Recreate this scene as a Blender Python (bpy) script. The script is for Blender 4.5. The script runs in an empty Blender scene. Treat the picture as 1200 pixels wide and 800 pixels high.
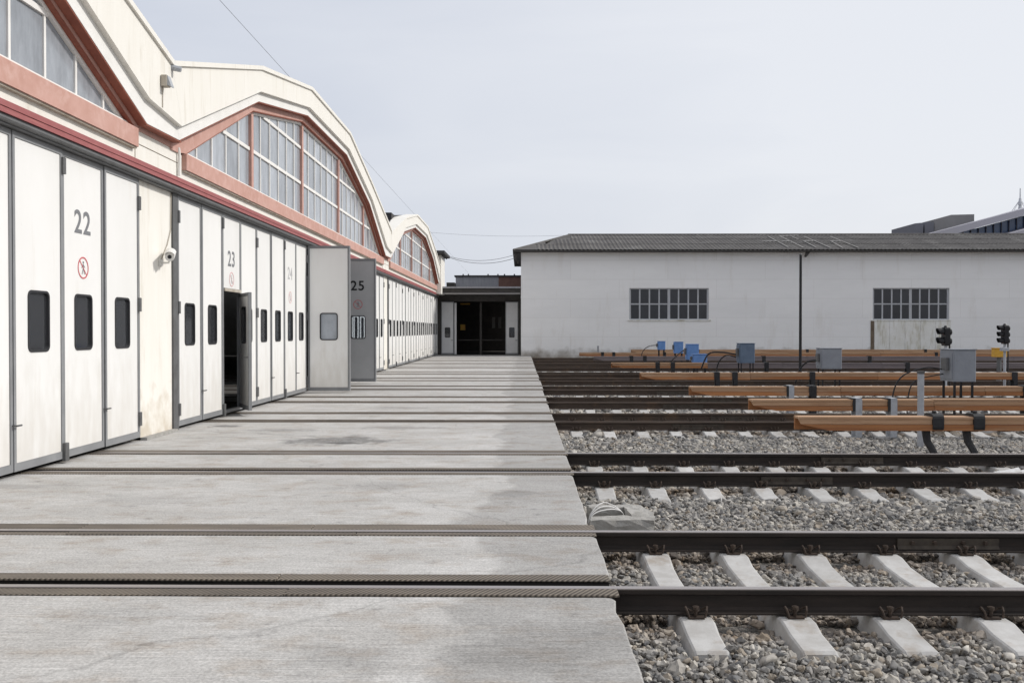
import bpy, math, random
import numpy as np
from mathutils import Vector, Matrix
from mathutils.geometry import tessellate_polygon

random.seed(7)
rng = np.random.default_rng(11)
R = math.radians
scene = bpy.context.scene
col = scene.collection

# ------------------------------------------------------------------ camera
cam_d = bpy.data.cameras.new('camera')
cam = bpy.data.objects.new('camera', cam_d)
col.objects.link(cam)
cam.location = (0, 0, 1.6)
cam.rotation_euler = (math.pi / 2 - math.atan(12.5 / 1061), 0, math.atan(12 / 1061))
cam_d.sensor_width = 36
cam_d.lens = 36 * 1061 / 1200
cam_d.clip_start = 0.05
cam_d.clip_end = 3000
scene.camera = cam

# ------------------------------------------------------------------ sky and sun
SUN_EL, SUN_AZ = R(37), R(7)          # azimuth measured from +X towards +Y
sdir = Vector((math.cos(SUN_EL) * math.cos(SUN_AZ), math.cos(SUN_EL) * math.sin(SUN_AZ), math.sin(SUN_EL)))
world = bpy.data.worlds.new('World')
scene.world = world
world.use_nodes = True
wn = world.node_tree.nodes
wl = world.node_tree.links
wn.clear()
w_out = wn.new('ShaderNodeOutputWorld')
sky = wn.new('ShaderNodeTexSky')
sky.sky_type = 'NISHITA'
sky.sun_disc = False
sky.sun_elevation = SUN_EL
sky.sun_rotation = math.pi / 2 - SUN_AZ
sky.air_density = 1.2
sky.dust_density = 3.0
bg_sky = wn.new('ShaderNodeBackground')
bg_sky.inputs['Strength'].default_value = 0.08
wl.new(sky.outputs[0], bg_sky.inputs['Color'])
# thin high cloud veil over the whole dome, brighter round the sun
tc = wn.new('ShaderNodeTexCoord')
nrm = wn.new('ShaderNodeVectorMath'); nrm.operation = 'NORMALIZE'
wl.new(tc.outputs['Generated'], nrm.inputs[0])
dot = wn.new('ShaderNodeVectorMath'); dot.operation = 'DOT_PRODUCT'
wl.new(nrm.outputs[0], dot.inputs[0]); dot.inputs[1].default_value = sdir
sepw = wn.new('ShaderNodeSeparateXYZ'); wl.new(nrm.outputs[0], sepw.inputs[0])
ramp = wn.new('ShaderNodeValToRGB')
ramp.color_ramp.elements[0].position = 0.0; ramp.color_ramp.elements[0].color = (0.56, 0.60, 0.70, 1)
ramp.color_ramp.elements[1].position = 1.0; ramp.color_ramp.elements[1].color = (0.82, 0.84, 0.885, 1)
e_ = ramp.color_ramp.elements.new(0.40); e_.color = (0.625, 0.665, 0.76, 1)
e_ = ramp.color_ramp.elements.new(0.74); e_.color = (0.83, 0.85, 0.90, 1)
nz = wn.new('ShaderNodeTexNoise'); nz.inputs['Scale'].default_value = 2.2; nz.inputs['Detail'].default_value = 7; nz.inputs['Distortion'].default_value = 0.6
mpw = wn.new('ShaderNodeMapping'); mpw.inputs['Scale'].default_value = (1, 1, 4.5)
wl.new(nrm.outputs[0], mpw.inputs[0]); wl.new(mpw.outputs[0], nz.inputs['Vector'])
mm = wn.new('ShaderNodeMath'); mm.operation = 'MULTIPLY_ADD'
wl.new(nz.outputs['Fac'], mm.inputs[0]); mm.inputs[1].default_value = 0.36; mm.inputs[2].default_value = -0.18
ad = wn.new('ShaderNodeMath'); ad.operation = 'ADD'
hf = wn.new('ShaderNodeMath'); hf.operation = 'MULTIPLY_ADD'; wl.new(dot.outputs['Value'], hf.inputs[0]); hf.inputs[1].default_value = 0.5; hf.inputs[2].default_value = 0.5
wl.new(hf.outputs[0], ad.inputs[0]); wl.new(mm.outputs[0], ad.inputs[1])
wl.new(ad.outputs[0], ramp.inputs[0])
bg_veil = wn.new('ShaderNodeBackground'); bg_veil.inputs['Strength'].default_value = 1.0
wl.new(ramp.outputs[0], bg_veil.inputs['Color'])
mixw = wn.new('ShaderNodeMixShader'); mixw.inputs[0].default_value = 0.86
wl.new(bg_sky.outputs[0], mixw.inputs[1]); wl.new(bg_veil.outputs[0], mixw.inputs[2])
wl.new(mixw.outputs[0], w_out.inputs[0])

sun_d = bpy.data.lights.new('sun', 'SUN')
sun_d.energy = 2.55
sun_d.angle = R(5)
sun_d.color = (1.0, 0.965, 0.915)
sun = bpy.data.objects.new('sun', sun_d)
col.objects.link(sun)
sun.rotation_euler = sdir.to_track_quat('Z', 'Y').to_euler()
sun.location = (30, 30, 40)

scene.view_settings.view_transform = 'Standard'
scene.view_settings.look = 'None'
scene.view_settings.exposure = 0.10
scene.view_settings.gamma = 1.0
scene.view_settings.use_curve_mapping = False

# ------------------------------------------------------------------ materials
M = {}


def mat(name, c1, c2=None, scale=3.0, rough=0.7, spec=0.3, metal=0.0, stretch=(1, 1, 1), bump=0.0, bscale=60.0,
        bdist=0.01, rand=0.0, c3=None, s3=0.6, t3=(0.55, 0.7), stretch3=(1, 1, 1), detail=6, contrast=(0.35, 0.65), bstretch=(1, 1, 1)):
    m = bpy.data.materials.new(name)
    m.use_nodes = True
    n = m.node_tree.nodes; l = m.node_tree.links
    b = n['Principled BSDF']
    b.inputs['Roughness'].default_value = rough
    b.inputs['Specular IOR Level'].default_value = spec
    b.inputs['Metallic'].default_value = metal
    g = n.new('ShaderNodeNewGeometry')

    def noise(sc, st, det=6):
        mp = n.new('ShaderNodeMapping'); mp.inputs['Scale'].default_value = st
        l.new(g.outputs['Position'], mp.inputs[0])
        t = n.new('ShaderNodeTexNoise'); t.inputs['Scale'].default_value = sc; t.inputs['Detail'].default_value = det
        t.inputs['Roughness'].default_value = 0.66
        l.new(mp.outputs[0], t.inputs['Vector'])
        return t
    out = None
    rgb = n.new('ShaderNodeRGB'); rgb.outputs[0].default_value = (*c1, 1); out = rgb.outputs[0]
    if c2 is not None:
        t = noise(scale, stretch, detail)
        mr = n.new('ShaderNodeMapRange'); mr.inputs[1].default_value = contrast[0]; mr.inputs[2].default_value = contrast[1]
        l.new(t.outputs['Fac'], mr.inputs[0])
        mx = n.new('ShaderNodeMix'); mx.data_type = 'RGBA'
        l.new(mr.outputs[0], mx.inputs[0]); l.new(out, mx.inputs[6]); mx.inputs[7].default_value = (*c2, 1)
        out = mx.outputs[2]
    if c3 is not None:
        t = noise(s3, stretch3)
        mr = n.new('ShaderNodeMapRange'); mr.inputs[1].default_value = t3[0]; mr.inputs[2].default_value = t3[1]
        l.new(t.outputs['Fac'], mr.inputs[0])
        mx = n.new('ShaderNodeMix'); mx.data_type = 'RGBA'
        l.new(mr.outputs[0], mx.inputs[0]); l.new(out, mx.inputs[6]); mx.inputs[7].default_value = (*c3, 1)
        out = mx.outputs[2]
    if rand > 0:
        oi = n.new('ShaderNodeObjectInfo')
        mr = n.new('ShaderNodeMapRange'); mr.inputs[3].default_value = 1 - rand; mr.inputs[4].default_value = 1 + rand
        l.new(oi.outputs['Random'], mr.inputs[0])
        hs = n.new('ShaderNodeHueSaturation'); l.new(mr.outputs[0], hs.inputs['Value']); l.new(out, hs.inputs['Color'])
        out = hs.outputs[0]
    l.new(out, b.inputs['Base Color'])
    if bump > 0:
        t = noise(bscale, bstretch, 4)
        bp = n.new('ShaderNodeBump'); bp.inputs['Strength'].default_value = bump; bp.inputs['Distance'].default_value = bdist
        l.new(t.outputs['Fac'], bp.inputs['Height']); l.new(bp.outputs[0], b.inputs['Normal'])
    M[name] = m
    m['out'] = 0
    return m


def nodes_of(name):
    m = M[name]
    return m.node_tree.nodes, m.node_tree.links, m.node_tree.nodes['Principled BSDF']


# concrete of the apron: broom lines along X, brown stains, a newer darker pour along its edge
def concrete_apron_mat():
    m = mat('apron_concrete', (0.50, 0.492, 0.48), (0.40, 0.39, 0.375), scale=1.3, stretch=(0.6, 1.1, 1), rough=0.85, spec=0.2,
            c3=(0.33, 0.285, 0.24), s3=3.2, t3=(0.50, 0.78), stretch3=(0.7, 1.2, 1), detail=12)
    n, l, b = nodes_of('apron_concrete')
    src = b.inputs['Base Color'].links[0].from_socket
    g = n.new('ShaderNodeNewGeometry')
    # broom texture
    mp = n.new('ShaderNodeMapping'); mp.inputs['Scale'].default_value = (1.2, 38, 1); l.new(g.outputs['Position'], mp.inputs[0])
    t = n.new('ShaderNodeTexNoise'); t.inputs['Scale'].default_value = 2.0; t.inputs['Detail'].default_value = 6; l.new(mp.outputs[0], t.inputs['Vector'])
    mr = n.new('ShaderNodeMapRange'); mr.inputs[1].default_value = 0.3; mr.inputs[2].default_value = 0.7; mr.inputs[3].default_value = 0.83; mr.inputs[4].default_value = 1.14
    l.new(t.outputs['Fac'], mr.inputs[0])
    # fine speckle
    t2 = n.new('ShaderNodeTexNoise'); t2.inputs['Scale'].default_value = 75; t2.inputs['Detail'].default_value = 3; l.new(g.outputs['Position'], t2.inputs['Vector'])
    mr2 = n.new('ShaderNodeMapRange'); mr2.inputs[1].default_value = 0.3; mr2.inputs[2].default_value = 0.7; mr2.inputs[3].default_value = 0.78; mr2.inputs[4].default_value = 1.18
    l.new(t2.outputs['Fac'], mr2.inputs[0])
    mu = n.new('ShaderNodeMath'); mu.operation = 'MULTIPLY'; l.new(mr.outputs[0], mu.inputs[0]); l.new(mr2.outputs[0], mu.inputs[1])
    # newer pour: right strip with a ragged edge
    sp = n.new('ShaderNodeSeparateXYZ'); l.new(g.outputs['Position'], sp.inputs[0])
    t4 = n.new('ShaderNodeTexNoise'); t4.inputs['Scale'].default_value = 0.9; t4.inputs['Detail'].default_value = 7; l.new(g.outputs['Position'], t4.inputs['Vector'])
    ma = n.new('ShaderNodeMath'); ma.operation = 'MULTIPLY_ADD'; l.new(t4.outputs['Fac'], ma.inputs[0]); ma.inputs[1].default_value = 1.5; l.new(sp.outputs['X'], ma.inputs[2])
    mr4 = n.new('ShaderNodeMapRange'); mr4.inputs[1].default_value = 0.36; mr4.inputs[2].default_value = 0.46; mr4.inputs[3].default_value = 1.0; mr4.inputs[4].default_value = 0.80
    l.new(ma.outputs[0], mr4.inputs[0])
    mu2 = n.new('ShaderNodeMath'); mu2.operation = 'MULTIPLY'; l.new(mu.outputs[0], mu2.inputs[0]); l.new(mr4.outputs[0], mu2.inputs[1])
    # small dark spots of oil and scuffs
    t5 = n.new('ShaderNodeTexNoise'); t5.inputs['Scale'].default_value = 5.5; t5.inputs['Detail'].default_value = 5; l.new(g.outputs['Position'], t5.inputs['Vector'])
    mr5 = n.new('ShaderNodeMapRange'); mr5.inputs[1].default_value = 0.63; mr5.inputs[2].default_value = 0.74; mr5.inputs[3].default_value = 1.0; mr5.inputs[4].default_value = 0.70
    l.new(t5.outputs['Fac'], mr5.inputs[0])
    mu3 = n.new('ShaderNodeMath'); mu3.operation = 'MULTIPLY'; l.new(mu2.outputs[0], mu3.inputs[0]); l.new(mr5.outputs[0], mu3.inputs[1])
    # hairline cracks
    tw = n.new('ShaderNodeTexNoise'); tw.inputs['Scale'].default_value = 1.3; tw.inputs['Detail'].default_value = 4; l.new(g.outputs['Position'], tw.inputs['Vector'])
    vm = n.new('ShaderNodeVectorMath'); vm.operation = 'MULTIPLY_ADD'; l.new(tw.outputs['Color'], vm.inputs[0]); vm.inputs[1].default_value = (0.9, 0.9, 0); l.new(g.outputs['Position'], vm.inputs[2])
    vo = n.new('ShaderNodeTexVoronoi'); vo.feature = 'DISTANCE_TO_EDGE'; vo.inputs['Scale'].default_value = 0.11; l.new(vm.outputs[0], vo.inputs['Vector'])
    mr6 = n.new('ShaderNodeMapRange'); mr6.inputs[1].default_value = 0.0; mr6.inputs[2].default_value = 0.0022; mr6.inputs[3].default_value = 0.80; mr6.inputs[4].default_value = 1.0
    l.new(vo.outputs['Distance'], mr6.inputs[0])
    mu4 = n.new('ShaderNodeMath'); mu4.operation = 'MULTIPLY'; l.new(mu3.outputs[0], mu4.inputs[0]); l.new(mr6.outputs[0], mu4.inputs[1])
    # damp and dirty spots at fixed places on the slabs
    last = mu4.outputs[0]
    tn = n.new('ShaderNodeTexNoise'); tn.inputs['Scale'].default_value = 2.6; tn.inputs['Detail'].default_value = 8; tn.inputs['Roughness'].default_value = 0.65; l.new(g.outputs['Position'], tn.inputs['Vector'])
    for (cx, cy, rx, ry, dk) in [(-2.70, 13.2, 0.95, 0.62, 0.50), (-2.42, 12.9, 0.45, 0.16, 0.5), (-5.0, 15.2, 0.32, 0.2, 0.45), (-3.9, 14.6, 0.7, 0.3, 0.7), (-1.9, 15.0, 0.7, 0.3, 0.75), (0.15, 4.6, 0.7, 0.5, 0.82), (-0.9, 4.4, 0.5, 0.25, 0.8), (-4.2, 5.1, 0.6, 0.25, 0.82), (-3.3, 10.2, 0.8, 0.25, 0.8), (-0.1, 8.9, 0.35, 0.2, 0.8),
                                 (-2.6, 18.9, 0.8, 0.3, 0.75), (-1.6, 9.3, 0.5, 0.3, 0.85), (-3.6, 8.6, 0.7, 0.35, 0.86), (-2.2, 5.0, 0.5, 0.3, 0.86), (-5.2, 9.3, 0.6, 0.2, 0.82)]:
        m1 = n.new('ShaderNodeMapping'); m1.vector_type = 'TEXTURE'; m1.inputs['Location'].default_value = (cx, cy, 0); m1.inputs['Scale'].default_value = (rx, ry, 1)
        l.new(g.outputs['Position'], m1.inputs[0])
        ln = n.new('ShaderNodeVectorMath'); ln.operation = 'LENGTH'; l.new(m1.outputs[0], ln.inputs[0])
        m2 = n.new('ShaderNodeMath'); m2.operation = 'MULTIPLY_ADD'; l.new(tn.outputs['Fac'], m2.inputs[0]); m2.inputs[1].default_value = 2.6; l.new(ln.outputs['Value'], m2.inputs[2])
        m3 = n.new('ShaderNodeMapRange'); m3.inputs[1].default_value = 1.75; m3.inputs[2].default_value = 2.3; m3.inputs[3].default_value = dk; m3.inputs[4].default_value = 1.0
        l.new(m2.outputs[0], m3.inputs[0])
        m4 = n.new('ShaderNodeMath'); m4.operation = 'MULTIPLY'; l.new(last, m4.inputs[0]); l.new(m3.outputs[0], m4.inputs[1]); last = m4.outputs[0]
        if dk <= 0.5 and cy < 14:
            wet = n.new('ShaderNodeMapRange'); wet.inputs[1].default_value = 1.3; wet.inputs[2].default_value = 1.75; wet.inputs[3].default_value = 0.12; wet.inputs[4].default_value = 0.85
            l.new(m2.outputs[0], wet.inputs[0])
            if cy > 13:
                l.new(wet.outputs[0], b.inputs['Roughness'])
    hs = n.new('ShaderNodeHueSaturation'); l.new(src, hs.inputs['Color']); l.new(last, hs.inputs['Value'])
    l.new(hs.outputs[0], b.inputs['Base Color'])
    bp = n.new('ShaderNodeBump'); bp.inputs['Strength'].default_value = 0.35; bp.inputs['Distance'].default_value = 0.006
    ad = n.new('ShaderNodeMath'); ad.operation = 'ADD'; l.new(t.outputs['Fac'], ad.inputs[0]); l.new(t2.outputs['Fac'], ad.inputs[1])
    l.new(ad.outputs[0], bp.inputs['Height']); l.new(bp.outputs[0], b.inputs['Normal'])


concrete_apron_mat()
mat('apron_bed', (0.022, 0.02, 0.019), (0.035, 0.032, 0.03), scale=6, rough=0.95)
mat('tread_rubber', (0.185, 0.158, 0.128), (0.11, 0.095, 0.08), scale=2.2, stretch=(0.6, 3, 1), rough=0.75, spec=0.3, rand=0.15)
n, l, b = nodes_of('tread_rubber')
g = n.new('ShaderNodeNewGeometry')
mp = n.new('ShaderNodeMapping'); mp.inputs['Rotation'].default_value = (0, 0, R(32)); l.new(g.outputs['Position'], mp.inputs[0])
wv = n.new('ShaderNodeTexWave'); wv.inputs['Scale'].default_value = 11; wv.inputs['Distortion'].default_value = 0.4; l.new(mp.outputs[0], wv.inputs['Vector'])
bp = n.new('ShaderNodeBump'); bp.inputs['Strength'].default_value = 0.7; bp.inputs['Distance'].default_value = 0.008
l.new(wv.outputs['Fac'], bp.inputs['Height']); l.new(bp.outputs[0], b.inputs['Normal'])
src = b.inputs['Base Color'].links[0].from_socket
hs = n.new('ShaderNodeHueSaturation'); mr = n.new('ShaderNodeMapRange'); mr.inputs[3].default_value = 0.45; mr.inputs[4].default_value = 1.5
l.new(wv.outputs['Fac'], mr.inputs[0]); l.new(mr.outputs[0], hs.inputs['Value']); l.new(src, hs.inputs['Color']); l.new(hs.outputs[0], b.inputs['Base Color'])

mat('ballast_bed', (0.24, 0.225, 0.205), (0.09, 0.083, 0.075), scale=22, rough=0.95, bump=1.0, bscale=26, bdist=0.05,
    c3=(0.10, 0.085, 0.07), s3=0.35, t3=(0.45, 0.7))
mat('stone', (0.40, 0.388, 0.372), (0.29, 0.282, 0.27), scale=18, rough=0.85, spec=0.25, rand=0.0, bump=0.3, bscale=90, bdist=0.004)
n, l, b = nodes_of('stone')
src = b.inputs['Base Color'].links[0].from_socket
oi = n.new('ShaderNodeObjectInfo')
rp = n.new('ShaderNodeValToRGB'); rp.color_ramp.interpolation = 'CONSTANT'
els = rp.color_ramp.elements
stone_cols = [(0.0, (0.60, 0.60, 0.60)), (0.14, (0.98, 0.95, 0.90)), (0.3, (0.78, 0.77, 0.76)), (0.45, (1.12, 1.08, 1.0)), (0.58, (0.46, 0.47, 0.49)),
              (0.7, (0.92, 0.90, 0.87)), (0.82, (0.86, 0.77, 0.66)), (0.90, (1.42, 1.38, 1.30)), (0.965, (0.36, 0.35, 0.35))]
els[0].position = 0.0; els[0].color = (*stone_cols[0][1], 1)
els[1].position = stone_cols[1][0]; els[1].color = (*stone_cols[1][1], 1)
for p_, c_ in stone_cols[2:]:
    e_ = els.new(p_); e_.color = (*c_, 1)
l.new(oi.outputs['Random'], rp.inputs[0])
mx = n.new('ShaderNodeMix'); mx.data_type = 'RGBA'; mx.blend_type = 'MULTIPLY'; mx.inputs[0].default_value = 1.0
l.new(src, mx.inputs[6]); l.new(rp.outputs[0], mx.inputs[7])
# brake dust and rust fallen on the stones beside the rails
g = n.new('ShaderNodeNewGeometry'); sp = n.new('ShaderNodeSeparateXYZ'); l.new(g.outputs['Position'], sp.inputs[0])
acc = None
for yr_ in (6.44 - .795, 6.44 + .795, 11.06 - .795, 11.06 + .795, 16.8 - .795, 16.8 + .795):
    su = n.new('ShaderNodeMath'); su.operation = 'SUBTRACT'; l.new(sp.outputs['Y'], su.inputs[0]); su.inputs[1].default_value = yr_
    ab = n.new('ShaderNodeMath'); ab.operation = 'ABSOLUTE'; l.new(su.outputs[0], ab.inputs[0])
    if acc is None:
        acc = ab.outputs[0]
    else:
        mn = n.new('ShaderNodeMath'); mn.operation = 'MINIMUM'; l.new(acc, mn.inputs[0]); l.new(ab.outputs[0], mn.inputs[1]); acc = mn.outputs[0]
mr = n.new('ShaderNodeMapRange'); mr.inputs[1].default_value = 0.08; mr.inputs[2].default_value = 0.45; mr.inputs[3].default_value = 0.75; mr.inputs[4].default_value = 0.0
l.new(acc, mr.inputs[0])
mx3 = n.new('ShaderNodeMix'); mx3.data_type = 'RGBA'; mx3.blend_type = 'MULTIPLY'; l.new(mr.outputs[0], mx3.inputs[0]); l.new(mx.outputs[2], mx3.inputs[6]); mx3.inputs[7].default_value = (0.66, 0.54, 0.44, 1)
l.new(mx3.outputs[2], b.inputs['Base Color'])

# rails: dark oxide sides, worn steel on the running surface
mat('rail_rust', (0.075, 0.055, 0.043), (0.05, 0.037, 0.03), scale=3, stretch=(0.6, 4, 4), rough=0.8, c3=(0.10, 0.065, 0.042), s3=2, t3=(0.55, 0.7))
mat('rail_steel', (0.020, 0.017, 0.0155), (0.036, 0.028, 0.024), scale=3, stretch=(0.6, 4, 4), rough=0.75, spec=0.25, bump=0.2, bscale=50)
n, l, b = nodes_of('rail_steel')
src = b.inputs['Base Color'].links[0].from_socket
g = n.new('ShaderNodeNewGeometry')
sp = n.new('ShaderNodeSeparateXYZ'); l.new(g.outputs['Position'], sp.inputs[0])
wm = n.new('ShaderNodeMapRange'); wm.inputs[1].default_value = -0.006; wm.inputs[2].default_value = -0.001; l.new(sp.outputs['Z'], wm.inputs[0])
mx = n.new('ShaderNodeMix'); mx.data_type = 'RGBA'; l.new(wm.outputs[0], mx.inputs[0]); l.new(src, mx.inputs[6]); mx.inputs[7].default_value = (0.36, 0.33, 0.32, 1)
l.new(mx.outputs[2], b.inputs['Base Color'])
mr = n.new('ShaderNodeMapRange'); mr.inputs[3].default_value = 0.75; mr.inputs[4].default_value = 0.34; l.new(wm.outputs[0], mr.inputs[0]); l.new(mr.outputs[0], b.inputs['Roughness'])
mm = n.new('ShaderNodeMath'); mm.operation = 'MULTIPLY'; l.new(wm.outputs[0], mm.inputs[0]); mm.inputs[1].default_value = 0.6; l.new(mm.outputs[0], b.inputs['Metallic'])

mat('rusty_iron', (0.035, 0.026, 0.021), (0.06, 0.042, 0.032), scale=25, rough=0.8)
mat('joint_steel', (0.07, 0.058, 0.046), (0.045, 0.037, 0.031), scale=15, rough=0.75)
mat('sleeper_concrete', (0.50, 0.495, 0.485), (0.40, 0.39, 0.375), scale=7, rough=0.85, spec=0.2, bump=0.4, bscale=120, bdist=0.004, rand=0.10,
    c3=(0.30, 0.25, 0.20), s3=4.2, t3=(0.54, 0.76))
mat('old_concrete', (0.40, 0.39, 0.37), (0.27, 0.26, 0.24), scale=9, rough=0.9, bump=0.7, bscale=45, bdist=0.012)
mat('cream_paint', (0.795, 0.775, 0.725), (0.765, 0.742, 0.685), scale=2.0, stretch=(1, 2.2, 0.35), rough=0.75, spec=0.25, bump=0.15, bscale=35,
    c3=(0.62, 0.58, 0.50), s3=2.2, t3=(0.56, 0.82), stretch3=(1.5, 2.6, 0.3))
n, l, b = nodes_of('cream_paint')
src = b.inputs['Base Color'].links[0].from_socket
g = n.new('ShaderNodeNewGeometry'); sp = n.new('ShaderNodeSeparateXYZ'); l.new(g.outputs['Position'], sp.inputs[0])
t = n.new('ShaderNodeTexNoise'); t.inputs['Scale'].default_value = 4.5; t.inputs['Detail'].default_value = 9; l.new(g.outputs['Position'], t.inputs['Vector'])
ma = n.new('ShaderNodeMath'); ma.operation = 'MULTIPLY_ADD'; l.new(t.outputs['Fac'], ma.inputs[0]); ma.inputs[1].default_value = -2.0; l.new(sp.outputs['Z'], ma.inputs[2])
mr = n.new('ShaderNodeMapRange'); mr.inputs[1].default_value = -1.15; mr.inputs[2].default_value = -0.35; mr.inputs[3].default_value = 0.6; mr.inputs[4].default_value = 0.0; l.new(ma.outputs[0], mr.inputs[0])
mx = n.new('ShaderNodeMix'); mx.data_type = 'RGBA'; l.new(mr.outputs[0], mx.inputs[0]); l.new(src, mx.inputs[6]); mx.inputs[7].default_value = (0.46, 0.38, 0.27, 1)
l.new(mx.outputs[2], b.inputs['Base Color'])
mat('white_paint', (0.80, 0.79, 0.765), (0.74, 0.73, 0.70), scale=2.5, rough=0.7, c3=(0.6, 0.58, 0.54), s3=3, t3=(0.62, 0.85))
mat('pink_paint', (0.55, 0.335, 0.285), (0.48, 0.275, 0.225), scale=2.5, rough=0.75, c3=(0.60, 0.40, 0.35), s3=4.5, t3=(0.5, 0.75))
mat('soffit_paint', (0.30, 0.105, 0.07), (0.24, 0.08, 0.055), scale=4, rough=0.75)
mat('red_paint', (0.34, 0.12, 0.12), (0.31, 0.10, 0.10), scale=4, rough=0.6, c3=(0.42, 0.16, 0.15), s3=7, stretch3=(1, 0.15, 3), t3=(0.55, 0.7))
mat('grey_metal', (0.245, 0.25, 0.257), (0.205, 0.21, 0.217), scale=3, rough=0.5, spec=0.4, rand=0.05)
mat('dark_metal', (0.12, 0.122, 0.125), (0.085, 0.085, 0.085), scale=5, rough=0.55, spec=0.4)
mat('gate_panel', (0.80, 0.795, 0.78), (0.765, 0.76, 0.74), scale=1.6, stretch=(1, 1, 0.4), rough=0.5, spec=0.35, rand=0.035,
    c3=(0.66, 0.63, 0.575), s3=2.1, t3=(0.60, 0.95), stretch3=(2.2, 2.2, 0.3))
n, l, b = nodes_of('gate_panel')
src = b.inputs['Base Color'].links[0].from_socket
g = n.new('ShaderNodeNewGeometry'); sp = n.new('ShaderNodeSeparateXYZ'); l.new(g.outputs['Position'], sp.inputs[0])
mpg = n.new('ShaderNodeMapping'); mpg.inputs['Scale'].default_value = (3, 3, 0.9); l.new(g.outputs['Position'], mpg.inputs[0])
t = n.new('ShaderNodeTexNoise'); t.inputs['Scale'].default_value = 2.4; t.inputs['Detail'].default_value = 9; l.new(mpg.outputs[0], t.inputs['Vector'])
ma = n.new('ShaderNodeMath'); ma.operation = 'MULTIPLY_ADD'; l.new(t.outputs['Fac'], ma.inputs[0]); ma.inputs[1].default_value = -2.2; l.new(sp.outputs['Z'], ma.inputs[2])
mr = n.new('ShaderNodeMapRange'); mr.inputs[1].default_value = -1.1; mr.inputs[2].default_value = 0.1; mr.inputs[3].default_value = 0.42; mr.inputs[4].default_value = 0.0; l.new(ma.outputs[0], mr.inputs[0])
mx = n.new('ShaderNodeMix'); mx.data_type = 'RGBA'; l.new(mr.outputs[0], mx.inputs[0]); l.new(src, mx.inputs[6]); mx.inputs[7].default_value = (0.50, 0.46, 0.40, 1)
# rubbed scuffs
t2 = n.new('ShaderNodeTexNoise'); t2.inputs['Scale'].default_value = 7; t2.inputs['Detail'].default_value = 10; t2.inputs['Roughness'].default_value = 0.75; l.new(g.outputs['Position'], t2.inputs['Vector'])
mr2 = n.new('ShaderNodeMapRange'); mr2.inputs[1].default_value = 0.62; mr2.inputs[2].default_value = 0.78; mr2.inputs[3].default_value = 0.0; mr2.inputs[4].default_value = 0.35; l.new(t2.outputs['Fac'], mr2.inputs[0])
mx2 = n.new('ShaderNodeMix'); mx2.data_type = 'RGBA'; l.new(mr2.outputs[0], mx2.inputs[0]); l.new(mx.outputs[2], mx2.inputs[6]); mx2.inputs[7].default_value = (0.56, 0.54, 0.50, 1)
l.new(mx2.outputs[2], b.inputs['Base Color'])
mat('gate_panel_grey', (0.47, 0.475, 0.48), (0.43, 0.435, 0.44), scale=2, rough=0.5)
mat('faded_paint', (0.46, 0.46, 0.465), rough=0.6)
mat('faded_red', (0.66, 0.42, 0.42), rough=0.6)
mat('far_panel', (0.60, 0.60, 0.60), (0.55, 0.55, 0.55), scale=1.6, rough=0.5)
mat('rubber_seal', (0.03, 0.03, 0.033), rough=0.5)
mat('number_paint', (0.19, 0.195, 0.205), rough=0.6)
mat('sign_red', (0.55, 0.13, 0.14), rough=0.5)
mat('sign_white', (0.80, 0.80, 0.80), rough=0.5)
mat('roof_tar', (0.042, 0.042, 0.045), (0.065, 0.063, 0.063), scale=2, rough=0.9)
mat('sill_stain', (0.50, 0.46, 0.40), (0.36, 0.32, 0.26), scale=6, stretch=(1, 1, .4), rough=0.85)
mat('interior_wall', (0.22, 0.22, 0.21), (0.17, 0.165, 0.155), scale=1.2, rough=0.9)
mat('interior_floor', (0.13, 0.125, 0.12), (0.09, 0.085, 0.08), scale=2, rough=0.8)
mat('workshop_wall', (0.84, 0.835, 0.825), (0.805, 0.80, 0.79), scale=0.8, stretch=(0.5, 1, 2.2), rough=0.85, spec=0.2, bump=0.2, bscale=18,
    c3=(0.70, 0.675, 0.64), s3=1.1, t3=(0.55, 0.85), stretch3=(1.3, 1, 0.22))
n, l, b = nodes_of('workshop_wall')
src = b.inputs['Base Color'].links[0].from_socket
g = n.new('ShaderNodeNewGeometry')
sp = n.new('ShaderNodeSeparateXYZ'); l.new(g.outputs['Position'], sp.inputs[0])
cb = n.new('ShaderNodeCombineXYZ'); l.new(sp.outputs['X'], cb.inputs[0]); l.new(sp.outputs['Z'], cb.inputs[1])
bk = n.new('ShaderNodeTexBrick'); bk.inputs['Scale'].default_value = 1.0; bk.inputs['Brick Width'].default_value = 6.2; bk.inputs['Row Height'].default_value = 1.22
bk.inputs['Mortar Size'].default_value = 0.012; bk.inputs['Mortar Smooth'].default_value = 0.3
bk.inputs['Color1'].default_value = (1, 1, 1, 1); bk.inputs['Color2'].default_value = (0.97, 0.97, 0.975, 1); bk.inputs['Mortar'].default_value = (0.86, 0.85, 0.84, 1)
l.new(cb.outputs[0], bk.inputs['Vector'])
mx = n.new('ShaderNodeMix'); mx.data_type = 'RGBA'; mx.blend_type = 'MULTIPLY'; mx.inputs[0].default_value = 1.0
l.new(src, mx.inputs[6]); l.new(bk.outputs['Color'], mx.inputs[7])
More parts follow.
